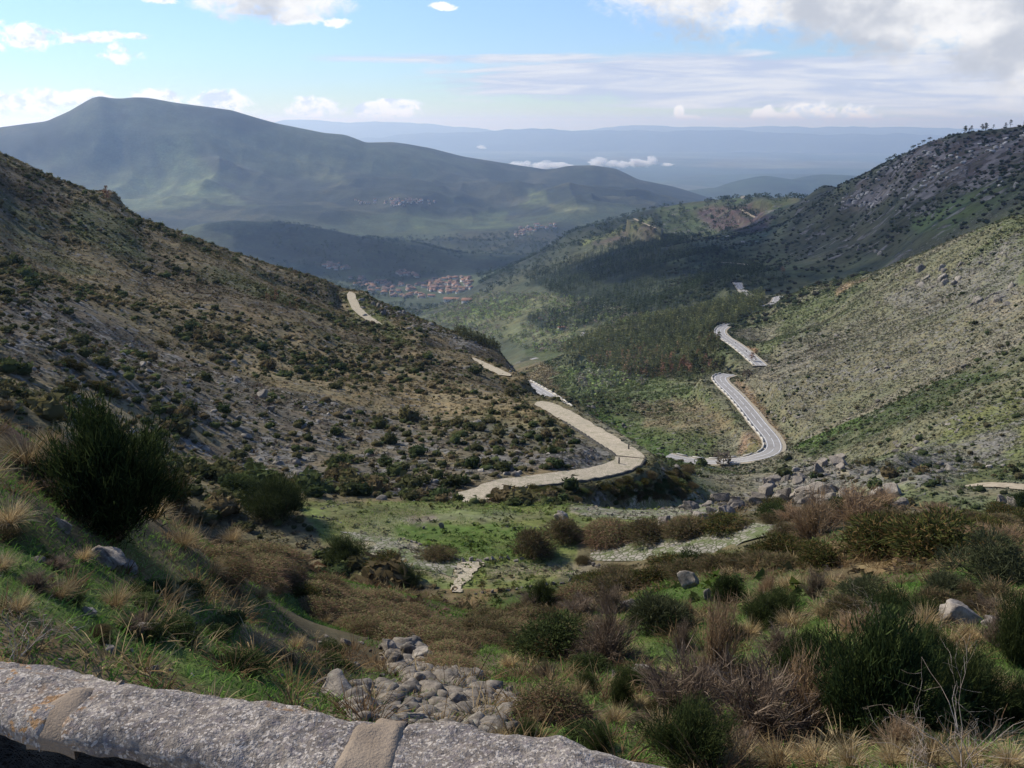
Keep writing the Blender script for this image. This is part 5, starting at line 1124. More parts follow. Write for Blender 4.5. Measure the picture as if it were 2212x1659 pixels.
def clump(n_c, per, r0, r1, Lr, Wr, cond, pal, spread=.16, p=1.6):
    x, y, r, z = sample(n_c, r0, r1, p=p); k = cond(x, y, z, r); x, y = x[k], y[k]; s_ = RNG.uniform(.6, 1.3, len(x))
    bx = np.repeat(x, per); by = np.repeat(y, per); ss = np.repeat(s_, per); n_ = len(bx); th = RNG.uniform(0, 2*np.pi, n_); rr = RNG.uniform(0, spread, n_)*ss
    X_, Y_ = bx+np.cos(th)*rr, by+np.sin(th)*rr; Z_ = H(X_, Y_)
    d = unit(np.stack([np.cos(th), np.sin(th), RNG.uniform(.5, 2.4, n_)], 1)+RNG.normal(0, .2, (n_, 3)))
    a = blades(np.stack([X_, Y_, Z_-.02], 1), d, RNG.uniform(*Lr, n_)*ss, RNG.uniform(*Wr, n_), RNG.uniform(.1, .8, n_), RNG, 3)
    cl = np.array(pal)[RNG.integers(0, len(pal), len(x))]; return a[0], a[1], a[2], np.repeat(np.repeat(cl, per, 0)*(1+RNG.uniform(-.3, .3, (n_, 1))), a[3], 0)
dryc = lambda x, y, z, r: (fbm(x, y, 6, 4, 15) + .35*sstep(-.05, .25, np.arctan2(x, y)) > .02)
parts = [clump(900, 50, 6, 30, (.25, .60), (.007, .013), dryc, straw), clump(1100, 26, 26, 58, (.35, .75), (.018, .03), dryc, straw, .25),
         clump(1300, 14, 60, 120, (.35, .8), (.05, .09), lambda x, y, z, r: zones(x, y, z, [[(1480,1060),(2212,1050),(2212,1150),(1700,1140),(1560,1100)], [(960,1085),(1230,1060),(1230,1080)]]), straw, .4)]
a = join(parts); tag(link('dry_grass', npmesh('dry_grass', a[0], a[1], a[2], mat=M_plant, col=a[3])), 'dry straw-coloured grass covering the near banks', 'dry grass', kind='stuff')

# fine scree
x, y, r, z = sample(17000, 8, 24, -.2, .02, 1.5); px_, py_ = project(x, y, z)
k = zones(x+fbm(x, y, 1.5, 3, 7)*.5, y, z, [[(825,1372),(890,1390),(1040,1480),(1105,1530),(1090,1600),(980,1600),(760,1560),(650,1515),(690,1480),(860,1490)]]); x, y, z, r = x[k], y[k], z[k], r[k]
wd = np.clip(RNG.lognormal(-2.8, .75, len(x)), .025, .34)*(.6+r/20); SCREE = (x, y, z, wd)
# ---------------------------------------------------------------- plants and rocks of the hillsides
def lp_bush(seed, n_=70, flat=.75):
    rng = np.random.default_rng(seed); v, f = ICO[1]; core = v*np.array([.42, .42, .36*flat/.75])*(1+.25*n3(v, 2.5, seed))[:, None]; core[:, 2] += .3
    d = rdir(rng, n_, -.1); c = d*np.array([.46, .46, .55*flat/.75])*rng.uniform(.7, 1.1, (n_, 1)); c[:, 2] = np.maximum(c[:, 2]+.25, .02)
    t = c[:, None]+rng.normal(0, .11, (n_, 3, 3)); co = np.concatenate([core, t.reshape(-1, 3)]); tr = np.concatenate([f, 42+np.arange(n_*3).reshape(-1, 3)])
    sh = np.concatenate([np.full(42, .75), np.repeat(rng.uniform(.6, 1.5, n_), 3)]); return co, tr, sh
def lp_pine(seed, n_=110, conic=1.0, trunk=.3):
    rng = np.random.default_rng(seed); hz = rng.uniform(0, 1, n_)**.8; rad = (.28*(1-hz)**(.8*conic)+.035)
    th = rng.uniform(0, 2*np.pi, n_); rr = rad*rng.uniform(.35, 1.1, n_); c = np.stack([np.cos(th)*rr, np.sin(th)*rr, trunk+(1-trunk)*hz], 1)
    t = c[:, None]+rng.normal(0, 1, (n_, 3, 3))*np.array([.06, .06, .03])*1.1
    tk = np.array([(.02*math.cos(k*2.09), .02*math.sin(k*2.09), z) for z in (0, .7) for k in range(3)]); tf = np.array([(0, 1, 4), (0, 4, 3), (1, 2, 5), (1, 5, 4), (2, 0, 3), (2, 3, 5)])
    return np.concatenate([tk, t.reshape(-1, 3)]), np.concatenate([tf, 6+np.arange(n_*3).reshape(-1, 3)]), np.concatenate([np.full(6, .9), np.repeat(rng.uniform(.55, 1.5, n_), 3)])
def lp_umbrella(seed, n_=90):
    rng = np.random.default_rng(seed); c = rdir(rng, n_, -.1)*np.array([.34, .34, .2]); c[:, 2] += .76; t = c[:, None]+rng.normal(0, .06, (n_, 3, 3))
    tk = np.array([(.022*math.cos(k*2.09), .022*math.sin(k*2.09), z) for z in (0, .75) for k in range(3)]); tf = np.array([(0, 1, 4), (0, 4, 3), (1, 2, 5), (1, 5, 4), (2, 0, 3), (2, 3, 5)])
    return np.concatenate([tk, t.reshape(-1, 3)]), np.concatenate([tf, 6+np.arange(n_*3).reshape(-1, 3)]), np.concatenate([np.full(6, .9), np.repeat(rng.uniform(.6, 1.4, n_), 3)])
def lp_tree(seed, n_=60):
    rng = np.random.default_rng(seed); c = rdir(rng, n_, -.5)*np.array([.40, .40, .38])*rng.uniform(.6, 1.1, (n_, 1)); c[:, 2] += .55; t = c[:, None]+rng.normal(0, .12, (n_, 3, 3))
    tk = np.array([(.03*math.cos(k*2.09), .03*math.sin(k*2.09), z) for z in (0, .5) for k in range(3)]); tf = np.array([(0, 1, 4), (0, 4, 3), (1, 2, 5), (1, 5, 4), (2, 0, 3), (2, 3, 5)])
    return np.concatenate([tk, t.reshape(-1, 3)]), np.concatenate([tf, 6+np.arange(n_*3).reshape(-1, 3)]), np.concatenate([np.full(6, .9), np.repeat(rng.uniform(.6, 1.5, n_), 3)])
def merge(tpl, x, y, z, w, h, colr, name, label, cat, mat, tilt=0, sink=.05):
    """all the far or small ones as one mesh"""
    co = []; tr = []; cl = []; n0 = 0; which = RNG.integers(0, len(tpl), len(x))
    for j, T_ in enumerate(tpl):
        m = np.nonzero(which == j)[0]
        if len(m) == 0: continue
        v, f, sh = T_; th = RNG.uniform(0, 2*np.pi, len(m)); c_, s_ = np.cos(th), np.sin(th)
        X_ = (v[None, :, 0]*c_[:, None]-v[None, :, 1]*s_[:, None])*w[m, None]+x[m, None]; Y_ = (v[None, :, 0]*s_[:, None]+v[None, :, 1]*c_[:, None])*w[m, None]+y[m, None]
        Z_ = (v[None, :, 2]-sink)*h[m, None]+z[m, None]; c3 = np.stack([X_, Y_, Z_], -1); n_ = len(v)
        co.append(c3.reshape(-1, 3)); tr.append((f[None]+(n0+np.arange(len(m))*n_)[:, None, None]).reshape(-1, 3)); cl.append((colr[m][:, None]*sh[None, :, None]).reshape(-1, 3)); n0 += len(m)*n_
    ob = link(name, npmesh(name, np.concatenate(co), tris=np.concatenate(tr), mat=mat, col=np.concatenate(cl))); return tag(ob, label, cat, kind='stuff')
def palpick(pal, n_, jit=.25): return np.array(pal)[RNG.integers(0, len(pal), n_)]*(1+RNG.uniform(-jit, jit, (n_, 1)))
def inframe(x, y, z): px, py = project(x, y, z); return (px > -60) & (px < 2272) & (py > 0) & (py < 1720)
BUSH = [lp_bush(i) for i in range(7)]; BUSHF = [lp_bush(20+i, 26) for i in range(4)]
RT = [(LROCK[i], LF, np.ones(42)) for i in range(6)]
def two_tier(x, y, z, w, h, colr, tpl, tplfar, names, mat, nind=300, groups=None, tmesh=None, sink=.05):
    """the nearest ones as objects of their own, the rest as one"""
    r = np.sqrt(x*x+y*y+z*z); vis = seen(x, y, z, h) & inframe(x, y, z)
    order = np.argsort(np.where(vis, r/np.maximum(w, h), 1e9))[:nind]; ind = np.zeros(len(x), bool); ind[order] = vis[order]
    nm, cat, lab, grp, mass, masslab = names
    for k in np.nonzero(ind)[0]:
        ms = tmesh[int(RNG.integers(0, len(tmesh)))]; o_ = bpy.data.objects.new(nm, ms); COL.objects.link(o_)
        o_.location = (x[k], y[k], z[k]-sink*h[k]); o_.scale = (w[k], w[k], h[k]); o_.rotation_euler = (0, 0, float(RNG.uniform(0, 6.28)))
        i_ = groups(x[k], y[k], z[k]) if groups else 0; tag(o_, lab[i_], cat, grp[i_])
    m = ~ind
    return merge(tplfar, x[m], y[m], z[m], w[m], h[m], colr[m], mass, masslab, cat+'s' if False else cat, mat, sink=sink)
def tm(name, tpls, pal, mat):
    out = []
    for i, T_ in enumerate(tpls): out.append(npmesh(name, T_[0], tris=T_[1], mat=mat, col=np.array(pal[i % len(pal)])[None]*T_[2][:, None]))
    return out
# bushes
olive = ((0.055,0.056,0.024),(0.072,0.064,0.028),(0.040,0.044,0.018),(0.088,0.068,0.034),(0.062,0.072,0.027))
dgreen = ((0.030,0.040,0.016),(0.042,0.052,0.020),(0.055,0.048,0.024),(0.028,0.032,0.015))
x, y, r, z = sample(40000, 90, 560, -.58, .07)
dens = fbm(x, y, 45, 4, 81)+.5*fbm(x, y, 12, 3, 82); k = (dens+.35*(r < 260) > RNG.uniform(-.25, .75, len(x))) & seen(x, y, z, 2.0, 6.0) & offroad(x, y, 1.5)
pL = (x[k], y[k], z[k], r[k])
x, y, r, z = sample(42000, 118, 1050, .0, .60)
px_, py_ = project(x, y, z); hill = (px_ > 1480) | (r < 600)
dens = 1.7*fbm(x, y, 60, 4, 83)+.7*fbm(x, y, 14, 3, 84)-.08+.5*zones(x, y, z, [[(2212,740),(2212,790),(2050,870),(1900,935),(1760,985),(1700,970),(1800,910),(1870,850),(2050,800)], [(1900,1010),(2100,960),(2212,880),(2212,900),(2100,1000),(1950,1035)], [(1230,890),(1290,880),(1480,985),(1330,955)], [(1560,730),(1640,650),(1750,620),(1900,660),(1750,690)]])
k = (dens > RNG.uniform(-.45, .65, len(x))) & seen(x, y, z, 2.0, 6.0) & offroad(x, y, 3) & hill
pR = (x[k], y[k], z[k], r[k])
x, y, r, z = sample(2600, 34, 96, -.58, -.10, 1.4); k = (fbm(x, y, 10, 3, 85) > RNG.uniform(-.6, .4, len(x))) & seen(x, y, z, 2.0, 4.0) & ~zones(x, y, z, [[(640,1075),(1600,1070),(1600,1290),(980,1290),(690,1190)]]) & offroad(x, y, 1)
pL = tuple(np.concatenate([a_, b_[k]]) for a_, b_ in zip(pL, (x, y, z, r)))
X1, Y1, Z1, R1 = [np.concatenate([a_, b_]) for a_, b_ in zip(pL, pR)]
wd = RNG.lognormal(-.12, .5, len(X1))*1.0*(1+.25*sstep(250, 800, R1)); wd = np.clip(wd, .5, 4.2); ht = wd*RNG.uniform(.55, .95, len(X1))
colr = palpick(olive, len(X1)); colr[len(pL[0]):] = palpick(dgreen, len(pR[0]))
Mb = tm('hill_bush', BUSH, olive+dgreen, M_plant)
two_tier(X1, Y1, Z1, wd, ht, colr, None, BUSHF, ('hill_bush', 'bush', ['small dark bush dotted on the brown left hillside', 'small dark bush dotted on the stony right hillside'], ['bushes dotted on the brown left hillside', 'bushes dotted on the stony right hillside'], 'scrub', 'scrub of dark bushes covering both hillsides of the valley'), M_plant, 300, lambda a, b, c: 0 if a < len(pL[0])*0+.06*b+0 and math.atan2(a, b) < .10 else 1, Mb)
# low heath and tussocks that give the slopes their grain
def lp_tuft(seed, n_=9):
    rng = np.random.default_rng(seed); d = rdir(rng, n_, .2); c = d*np.array([.35, .35, .4]); t = c[:, None]+rng.normal(0, .2, (n_, 3, 3)); t[:, :, 2] = np.abs(t[:, :, 2])
    return t.reshape(-1, 3), np.arange(n_*3).reshape(-1, 3), np.repeat(rng.uniform(.6, 1.4, n_), 3)
TF = [lp_tuft(i) for i in range(8)]
x, y, r, z = sample(400000, 22, 1000, -.58, .60, p=1.5); k = seen(x, y, z, .8, 1.5) & offroad(x, y, .3) & (fbm(x, y, 8, 4, 131) > RNG.uniform(-.6, .4, len(x))) & inframe(x, y, z)
x, y, z, r = x[k], y[k], z[k], r[k]; n_t = len(x)
ri = np.clip(((np.log(r)-lrs[0])/(lrs[1]-lrs[0])).astype(int), 0, NR-1); ci = np.clip(daz(np.arctan2(x, y)).astype(int), 0, len(azs)-1)
tc_ = CG[ri, ci]*RNG.uniform(.4, 1.05, (n_t, 1))*np.array([1, 1, 1]) + RNG.uniform(-.008, .008, (n_t, 3)); tc_ = np.clip(tc_, .012, 1)
hh_ = RNG.uniform(.3, .75, n_t)*(.55+r/450); merge(TF, x, y, z, hh_*1.6, hh_, tc_, 'heath', 'low heath and grass tussocks covering the hillsides', 'heath', M_plant)
# rocks
x, y, r, z = sample(60000, 95, 1000, -.58, .60)
ri = np.clip(((np.log(r)-lrs[0])/(lrs[1]-lrs[0])).astype(int), 0, NR-1); ci = np.clip(daz(np.arctan2(x, y)).astype(int), 0, len(azs)-1)
rk = ROCK[ri, ci]; dens = fbm(x, y, 25, 4, 91)+.7*fbm(x, y, 7, 3, 92)
k = (dens+rk*.8 > RNG.uniform(.3, 1.7, len(x))) & seen(x, y, z, 1.5, 4.0) & offroad(x, y, 1.5) & ((r < 560) | (x/y > .22))
x, y, z, r, rk = x[k], y[k], z[k], r[k], rk[k]; wd = np.clip(RNG.lognormal(-.35, .5, len(x))*.8*(1+.5*rk)*(1+.5*sstep(200, 700, r)), .3, 3.4); ht = wd*RNG.uniform(.45, .9, len(x))
Mr = [npmesh('rock_mesh', LROCK[i], tris=LF, mat=M_rockfar) for i in range(6)]
HR = [npmesh('rock_mesh', rock_shape(700+i, 2, 7, .12)[0]*.5, tris=ICO[2][1], mat=M_rockfar) for i in range(6)]
two_tier(x, y, z+ht*.2, wd, ht, np.ones((len(x), 3)), None, RT, ('rock', 'rock', ['grey rock lying on the brown left hillside', 'grey rock lying on the stony right hillside'], ['rocks on the brown left hillside', 'rocks on the stony right hillside'], 'scattered_rocks', 'countless grey rocks strewn over the hillsides'), M_rockfar, 200, lambda a, b, c: 0 if math.atan2(a, b) < .10 else 1, HR, sink=0)
x, y, z, wd = SCREE; merge(RT, x, y, z+wd*.1, wd, wd*RNG.uniform(.4, .8, len(x)), np.ones((len(x), 3)), 'scree', 'gravel and small broken stones of the scree heap above the parapet', 'scree', M_scree, sink=0)
# crags
def crag(nm, px_, py_, wpx, hpx, n_, label, rmin, flat=.6, mat=None):
    p0 = P(px_, py_, rmin)
    if p0 is None: return
    e = bpy.data.objects.new(nm, None); COL.objects.link(e); e.location = p0; tag(e, label, 'rock outcrop')
    s_ = p0.length/FPX; co = []; tr = []; rr = random.Random(int(px_)); n0 = 0
    for i in range(n_):
        q_ = P(px_+rr.uniform(-.5, .5)*wpx, py_+rr.uniform(-.5, .5)*hpx, rmin)
        if q_ is None or abs(q_.length-p0.length) > .3*p0.length: continue
        v, f = rock_shape(900+int(px_)+i, 2, 8, .14); sz = wpx*s_*rr.uniform(.10, .32)*(1.7/math.sqrt(n_)+.2)
        an = rr.uniform(0, 6.28); v = v*np.array([sz, sz*.8, sz*flat*rr.uniform(.7, 1.5)])*.6; v = np.stack([v[:, 0]*math.cos(an)-v[:, 1]*math.sin(an), v[:, 0]*math.sin(an)+v[:, 1]*math.cos(an), v[:, 2]], 1)
        link('boulder', npmesh('boulder', v+np.array(q_-p0)-np.array([0, 0, sz*.12]), tris=f, mat=mat or M_rockfar), e)
for c in [(1085,1008,150,50,26,'dark overhanging crag beside the inner edge of the cobbled bend',95,.8),(1270,990,90,22,10,'rock outcrop inside the tip of the cobbled bend',95,.7),(870,1062,170,44,26,'pale crag just left of where the cobbled road meets the meadow',90,.7),(560,985,110,36,12,'small crag on the foot of the left hillside above the dark round bush',85,.7),
 (830,665,110,44,20,'dark crag on the left skyline beside the upper track',300,.9),(905,700,60,26,9,'smaller crag right of the skyline crag above the upper track',300,.8),(1110,800,60,20,8,'crag on the skyline above the middle track',200,.8),(460,800,110,60,20,'broken rocks in the middle of the left hillside',100,.6),(700,900,130,60,20,'broken rocks below the middle of the left hillside',100,.6),
 (250,760,120,50,14,'broken rocks high on the shaded part of the left hillside',90,.6),(2080,920,70,40,10,'big blocky outcrop at the right, above the dark gully scrub',150,.8),(1980,960,90,36,12,'long low outcrop above the leaning crag on the right slope',150,.6),(2020,600,120,60,18,'jagged outcrop high on the right hillside',350,.9),(2150,640,110,50,14,'jagged outcrop near the right edge high on the hillside',350,.9),
 (1900,790,50,20,5,'single smooth boulder group in the middle of the right hillside',300,.7),(1610,860,36,22,6,'rocks beside the inner edge of the near asphalt bend',380,.7),(1700,905,70,36,10,'layered rocks above the asphalt straight',300,.6),(1855,430,70,30,14,'pale granite cliff on the dark mountain',1200,1.0,M_rockpale),(1815,440,22,24,3,'single pale granite dome left of the cliff on the dark mountain',1200,1.1,M_rockpale),
 (2180,400,40,30,6,'pale cliff near the right edge of the dark mountain',1000,1.2,M_rockpale),(1780,1000,90,26,12,'top of the leaning crag right of the asphalt hairpin',150,.5),(2000,1010,110,30,12,'rock bench above the boulder outcrop at right',130,.5),(1600,432,50,10,7,'rocky knob on the middle ridge',2000,.7),(1880,540,60,20,6,'grey rocks on the lit edge of the right hillside',500,.8)]: crag('rock_outcrop', *c)
# yellow gorse flowers on the left slope
for px_, py_ in [(145,790),(170,800),(205,840),(225,850),(240,855),(150,845),(345,745)]: 
    p = P(px_, py_, 60)
    if p: o_ = plant('gorse', 'flowering_gorse', p, 2.4, 1.5, 'gorse bush with yellow flowers on the shaded left hillside', 'bush', 'flowering gorse bushes on the left hillside')

# ---------------------------------------------------------------- trees
PINE = [lp_pine(i) for i in range(6)]; PINEF = [lp_pine(30+i, 34) for i in range(4)]; TREE = [lp_tree(i) for i in range(5)]; TREEF = [lp_tree(30+i, 24) for i in range(4)]
pg = ((0.026,0.036,0.016),(0.036,0.048,0.020),(0.046,0.056,0.024),(0.020,0.028,0.014)); pb = ((0.075,0.052,0.034),(0.060,0.050,0.028),(0.040,0.044,0.022))
def tree_objs(name, tpls, pal):
    out = []
    for i, T_ in enumerate(tpls):
        nt = 6; c = np.array(pal[i % len(pal)])[None]*T_[2][nt:, None]
        out.append((npmesh(name+'_crown', T_[0][nt:], tris=T_[1][6:]-6, mat=M_plant, col=c), npmesh(name+'_trunk', T_[0][:6], tris=T_[1][:6], mat=M_wood, col=np.tile((.06, .045, .03), (6, 1)))))
    return out
PO = tree_objs('pine', PINE, tuple(tuple(v*q for v, q in zip(c, (1.9, 1.55, 1.5))) for c in pg+pb)); TO = tree_objs('tree', TREE, ((0.07,0.085,0.035),(0.10,0.105,0.055),(0.085,0.07,0.05))); UM = tree_objs('stone_pine', [lp_umbrella(i) for i in range(3)], pg[:2])
def tree(nm, mm, p, w, h, label, group=None, cat='tree'):
    e = bpy.data.objects.new(nm, None); COL.objects.link(e); e.location = (p[0], p[1], p[2]-.03*h); e.scale = (w, w, h); e.rotation_euler = (0, 0, float(RNG.uniform(0, 6.28)))
    tag(e, label, cat, group); link('crown', mm[0], e); link('trunk', mm[1], e); return e
x, y, r, z = sample(9000, 620, 1150, -.02, .27)
pinez = zones(x, y, z, [[(1200,720),(1260,715),(1360,692),(1460,668),(1560,648),(1640,636),(1660,660),(1600,690),(1560,720),(1555,760),(1565,800),(1540,815),(1480,822),(1400,820),(1340,812),(1280,790),(1220,770),(1200,740)]])
k = pinez & (fbm(x, y, 50, 3, 101) > RNG.uniform(-.9, .3, len(x))) & offroad(x, y, 5) & seen(x, y, z, 10)
x, y, z, r = x[k], y[k], z[k], r[k]; h = RNG.uniform(6, 12, len(x)); o_ = np.argsort(r)
x, y, z, r, h = x[o_], y[o_], z[o_], r[o_], h[o_]
n_i = 280; PXp, PYp = project(x, y, z)
for k in range(min(n_i, len(x))): tree('pine_tree', PO[int(RNG.choice(6, p=[.24, .24, .24, .18, .05, .05]))], (x[k], y[k], z[k]), h[k]*.85, h[k], 'pine of the dense plantation left of the asphalt bends', 'pines of the plantation left of the asphalt bends')
cm = np.where((RNG.uniform(0, 1, len(x)) < .28*sstep(740, 800, PYp))[:, None], palpick(pb, len(x)), palpick(pg, len(x)))
sl_ = slice(n_i, None); merge(PINEF, x[sl_], y[sl_], z[sl_], h[sl_]*.9, h[sl_], cm[sl_]*np.array([1.95, 1.6, 1.55]), 'pine_wood', 'dense pine plantation on the spur left of the asphalt bends', 'pine wood', M_plant)
for px_, py_, rm, w_, h_, kd, lab in [(1562,1006,300,34,30,TO,'round dark tree on the outer side of the near asphalt hairpin'),(1624,782,300,16,20,PO,'dark tree at the lower end of the second asphalt bend'),(1612,818,300,20,20,TO,'dark tree at the top of the near asphalt bend'),(1638,868,300,16,16,PO,'small pine beside the asphalt straight'),(232,440,300,18,34,PO,'lone dark pine on the left skyline'),
   (598,656,150,14,30,PO,'tallest pine of the short row on the left hillside'),(1236,800,300,40,46,TO,'yellowish tree clump on the valley floor'),(1690,592,500,14,16,PO,'dark pine above the farthest asphalt bend'),(1200,838,300,20,24,PO,'dark pine beside the road behind the left spur'),(1250,850,300,14,18,PO,'pine in the gully below the plantation'),(1450,1010,200,20,16,TO,'small dark bush-like tree left of the near hairpin')]:
    p = P(px_, py_, rm)
    if p: s_ = p.length/FPX; tree('tree' if kd is TO else 'pine_tree', kd[int(px_) % len(kd)], p, w_*s_*(1.2 if kd is TO else 1.6), h_*s_*1.05, lab)
for i in range(15):
    px_ = 540+i*9+r7.uniform(-4, 4); p = P(px_, 640+i*2.6+r7.uniform(-3, 3), 150)
    if p: s_ = p.length/FPX; hh = r7.uniform(12, 22)*s_; tree('pine_tree', PO[i % 6], p, hh*.75, hh, 'young pine in the short row on the left hillside', 'young pines of the row on the left hillside')
for i in range(34):
    px_ = r7.choice([r7.uniform(2070, 2150), r7.uniform(1970, 2010), r7.uniform(1918, 1940), r7.uniform(2150, 2212), r7.uniform(2090, 2135)]); A, _ = ray(px_, 300)
    u = int(daz(A)); col_ = TG[kr(1100):kr(2500), u]; kk = int(np.argmax(col_))+kr(1100); r_ = math.exp(lrs[kk]); hh = r7.uniform(6, 12) if px_ > 2050 else r7.uniform(6, 9)
    tree('stone_pine', UM[i % 3] if px_ < 2050 else PO[i % 4], (r_*math.sin(A), r_*math.cos(A), TG[kk, u]*r_), hh*(.8 if px_ < 2050 else 1.1), hh, 'pine silhouetted on the skyline of the dark mountain', 'pines on the skyline of the dark mountain')
# woods further down the valley
x, y, r, z = sample(26000, 1000, 2700, -.12, .34); k = zones(x, y, z, [[(1130,600),(1400,500),(1560,540),(1700,610),(1640,640),(1350,690),(1180,720),(1130,690),(1240,660)]]) & (fbm(x, y, 90, 4, 111) > RNG.uniform(-.7, .2, len(x))) & offroad(x, y, 6) & seen(x, y, z, 12)
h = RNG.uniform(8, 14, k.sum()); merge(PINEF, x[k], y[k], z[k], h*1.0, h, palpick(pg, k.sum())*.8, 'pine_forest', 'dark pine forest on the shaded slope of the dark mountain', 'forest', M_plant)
x, y, r, z = sample(22000, 560, 2600, -.16, .22); k = zones(x, y, z, [[(860,660),(1030,630),(1240,640),(1440,690),(1250,730),(1290,790),(1400,830),(1330,840),(1240,830),(1120,745),(950,700)], [(1230,800),(1330,810),(1280,890),(1240,860)]]) & ~zones(x, y, z, [[(1140,765),(1240,762),(1250,712),(1275,712),(1275,795),(1140,795)]]) & (fbm(x, y, 80, 4, 112) > RNG.uniform(-.6, .5, len(x))) & offroad(x, y, 4) & seen(x, y, z, 8)
h = RNG.uniform(4, 9, k.sum()); merge(TREEF, x[k], y[k], z[k], h*1.1, h, palpick(((0.12,0.12,0.078),(0.095,0.11,0.048),(0.12,0.15,0.05),(0.11,0.09,0.07),(0.06,0.07,0.036)), k.sum()), 'valley_wood', 'grey-green leafless and budding trees on the valley floor', 'wood', M_plant)
x, y, r, z = sample(16000, 2300, 5200, -.25, .30); k = (fbm(x, y, 160, 4, 113) > RNG.uniform(-.35, .5, len(x))) & seen(x, y, z, 12) & ~zones(x, y, z, [[(900,600),(1030,590),(1040,640),(1030,655),(920,650),(780,630)]])
h = RNG.uniform(8, 15, k.sum()); merge(TREEF, x[k], y[k], z[k], h*1.2, h, palpick(((0.034,0.048,0.026),(0.048,0.062,0.032),(0.028,0.040,0.024)), k.sum()), 'far_wood', 'dark woods around the villages in the valley', 'wood', M_plant)
x, y, r, z = sample(9000, 340, 620, -.12, .12); k = zones(x, y, z, [[(960,700),(1060,700),(1150,785),(1150,800),(1100,770),(1000,730)]]) & seen(x, y, z, 6) & offroad(x, y, 4)
h = RNG.uniform(1.8, 4.5, k.sum()); merge(PINEF, x[k], y[k], z[k], h*1.1, h, palpick(((0.05,0.056,0.028),(0.065,0.068,0.035)), k.sum()), 'scrub_oak_wood', 'dark low trees along the right edge of the left spur', 'wood', M_plant) if k.sum() else None
x, y, r, z = sample(14000, 830, 2300, .16, .56, 1.3); k = seen(x, y, z, 3) & (fbm(x, y, 120, 4, 114) > RNG.uniform(-.5, .5, len(x))); h = RNG.uniform(1.5, 5, k.sum())
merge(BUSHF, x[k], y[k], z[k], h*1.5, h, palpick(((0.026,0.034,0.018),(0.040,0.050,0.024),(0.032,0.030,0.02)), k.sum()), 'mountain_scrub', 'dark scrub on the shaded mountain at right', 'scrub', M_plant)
x, y, r, z = sample(9000, 950, 2400, .16, .56); ri = np.clip(((np.log(r)-lrs[0])/(lrs[1]-lrs[0])).astype(int), 0, NR-1); ci = np.clip(daz(np.arctan2(x, y)).astype(int), 0, len(azs)-1)
k = seen(x, y, z, 3) & (fbm(x, y, 90, 4, 115)+ROCK[ri, ci]*.9 > RNG.uniform(.55, 2.4, len(x))); h = RNG.uniform(1.5, 6, k.sum())
merge(RT, x[k], y[k], z[k]+h*.3, h*1.6, h, np.ones((k.sum(), 3)), 'mountain_rocks', 'pale rocks strewn over the dark mountain', 'rocks', M_rockpale, sink=0)

# ---------------------------------------------------------------- villages
M_roof = [simple('roof_tiles', c, .9, .1) for c in ((0.22, 0.14, 0.105), (0.18, 0.13, 0.105), (0.28, 0.16, 0.105))]
M_wallh = [simple('house_wall', c, .9, .1) for c in ((0.55, 0.50, 0.43), (0.42, 0.37, 0.31), (0.66, 0.63, 0.58))]
HM = []
for i in range(3):
    wv = [(x, y, z) for z in (-.6, .62) for x, y in ((-.5, -.5), (.5, -.5), (.5, .5), (-.5, .5))]+[(-.5, 0, .98), (.5, 0, .98)]
    wl = npmesh('house_wall', wv, [(0, 1, 5, 4), (1, 2, 6, 5), (2, 3, 7, 6), (3, 0, 4, 7)], [(4, 7, 8), (5, 9, 6)], mat=M_wallh[i])
    rv = [(-.56, -.58, .58), (.56, -.58, .58), (.56, 0, 1.02), (-.56, 0, 1.02), (-.56, .58, .58), (.56, .58, .58), (-.56, -.58, .53), (.56, -.58, .53), (-.56, .58, .53), (.56, .58, .53)]
    rf = npmesh('house_roof', rv, [(0, 1, 2, 3), (3, 2, 5, 4), (0, 6, 7, 1), (4, 5, 9, 8)], [(0, 3, 4), (1, 5, 2)], mat=M_roof[i]); HM.append((wl, rf))
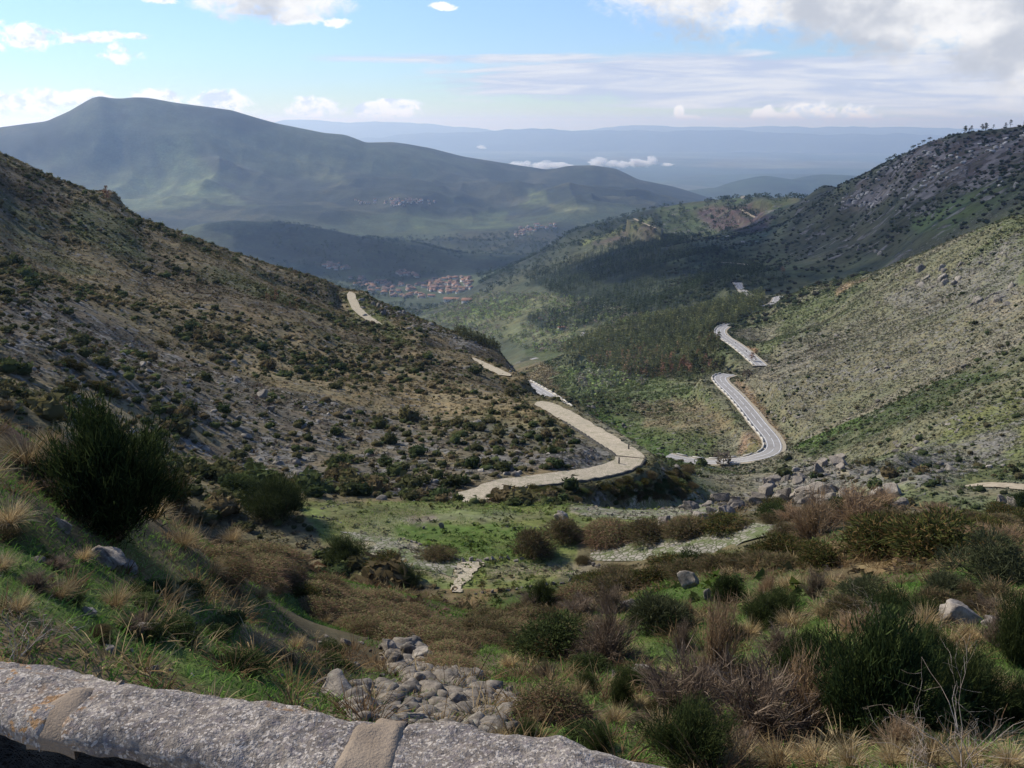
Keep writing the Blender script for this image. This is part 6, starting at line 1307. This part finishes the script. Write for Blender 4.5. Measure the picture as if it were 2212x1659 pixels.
def house(px_, py_, rm, sc_, label, group=None, i=None, rz=None):
    p = P(px_, py_, rm)
    if p is None: return
    e = bpy.data.objects.new('house', None); COL.objects.link(e); e.location = p; L_ = r7.uniform(8, 15)*sc_; e.scale = (L_, r7.uniform(7, 10)*sc_ if isinstance(sc_, (int, float)) else 9, r7.uniform(6, 9)*min(sc_, 1.3))
    e.rotation_euler = (0, 0, r7.uniform(-.5, .5)+r7.choice([0, 1.57]) if rz is None else rz); tag(e, label, 'house', group); m = HM[r7.randrange(3) if i is None else i]
    link('wall', m[0], e); link('roof', m[1], e)
def cluster(n_, poly, rm, sc_, label, group):
    xs = [p[0] for p in poly]; ys = [p[1] for p in poly]; c = 0
    while c < n_:
        a, b = r7.uniform(min(xs), max(xs)), r7.uniform(min(ys), max(ys))
        if inpoly(np.array([a]), np.array([b]), poly)[0]: house(a, b, rm, sc_, label, group); c += 1
cluster(84, [(920,607),(960,602),(1020,597),(1018,625),(1000,634),(940,634),(915,622)], 1800, 1.4, 'red-roofed house in the dense core of the near village', 'houses in the core of the near village')
cluster(76, [(745,600),(800,600),(860,612),(920,612),(925,645),(870,645),(790,630)], 1800, 1.4, 'red-roofed house in the loose left part of the near village', 'houses in the left part of the near village')
cluster(14, [(850,583),(880,588),(908,596),(905,602),(880,598),(856,594)], 1800, 1.4, 'house in the small cluster above the near village', 'houses of the small cluster above the near village')
cluster(12, [(692,572),(712,566),(745,574),(752,580),(725,585)], 1800, 1.4, 'house in the upper left cluster under the dark wooded hill', 'houses of the upper left cluster')
cluster(52, [(822,431),(860,426),(890,430),(940,434),(935,442),(900,440),(870,446),(835,444)], 4600, 1.25, 'pale house of the far village on the foot of the big mountain', 'houses of the far village')
cluster(10, [(765,432),(820,431),(820,440),(770,440)], 4600, 1.2, 'outlying house left of the far village', 'outlying houses left of the far village')
cluster(38, [(1098,508),(1120,492),(1160,485),(1205,482),(1200,492),(1165,500),(1120,512)], 3600, 1.25, 'house of the small village beyond the green ridge', 'houses of the village beyond the green ridge')
house(975, 648, 1800, 3.0, 'very long orange-roofed building at the lower edge of the near village', i=2, rz=-.2)
house(1008, 652, 1800, 2.6, 'second long orange-roofed building beside the longest one', i=2, rz=-.2)
house(932, 641, 1800, 1.8, 'pale building with orange roof left of the long orange building', i=2, rz=-.2)
house(1214, 711, 900, .8, 'lone red-roofed house in the trees of the valley floor', i=2, rz=.2)
house(702, 574, 1800, 2.0, 'large orange-roofed building at the upper left cluster', i=2, rz=.4)
house(2178, 0, 1, 1, '') if False else None
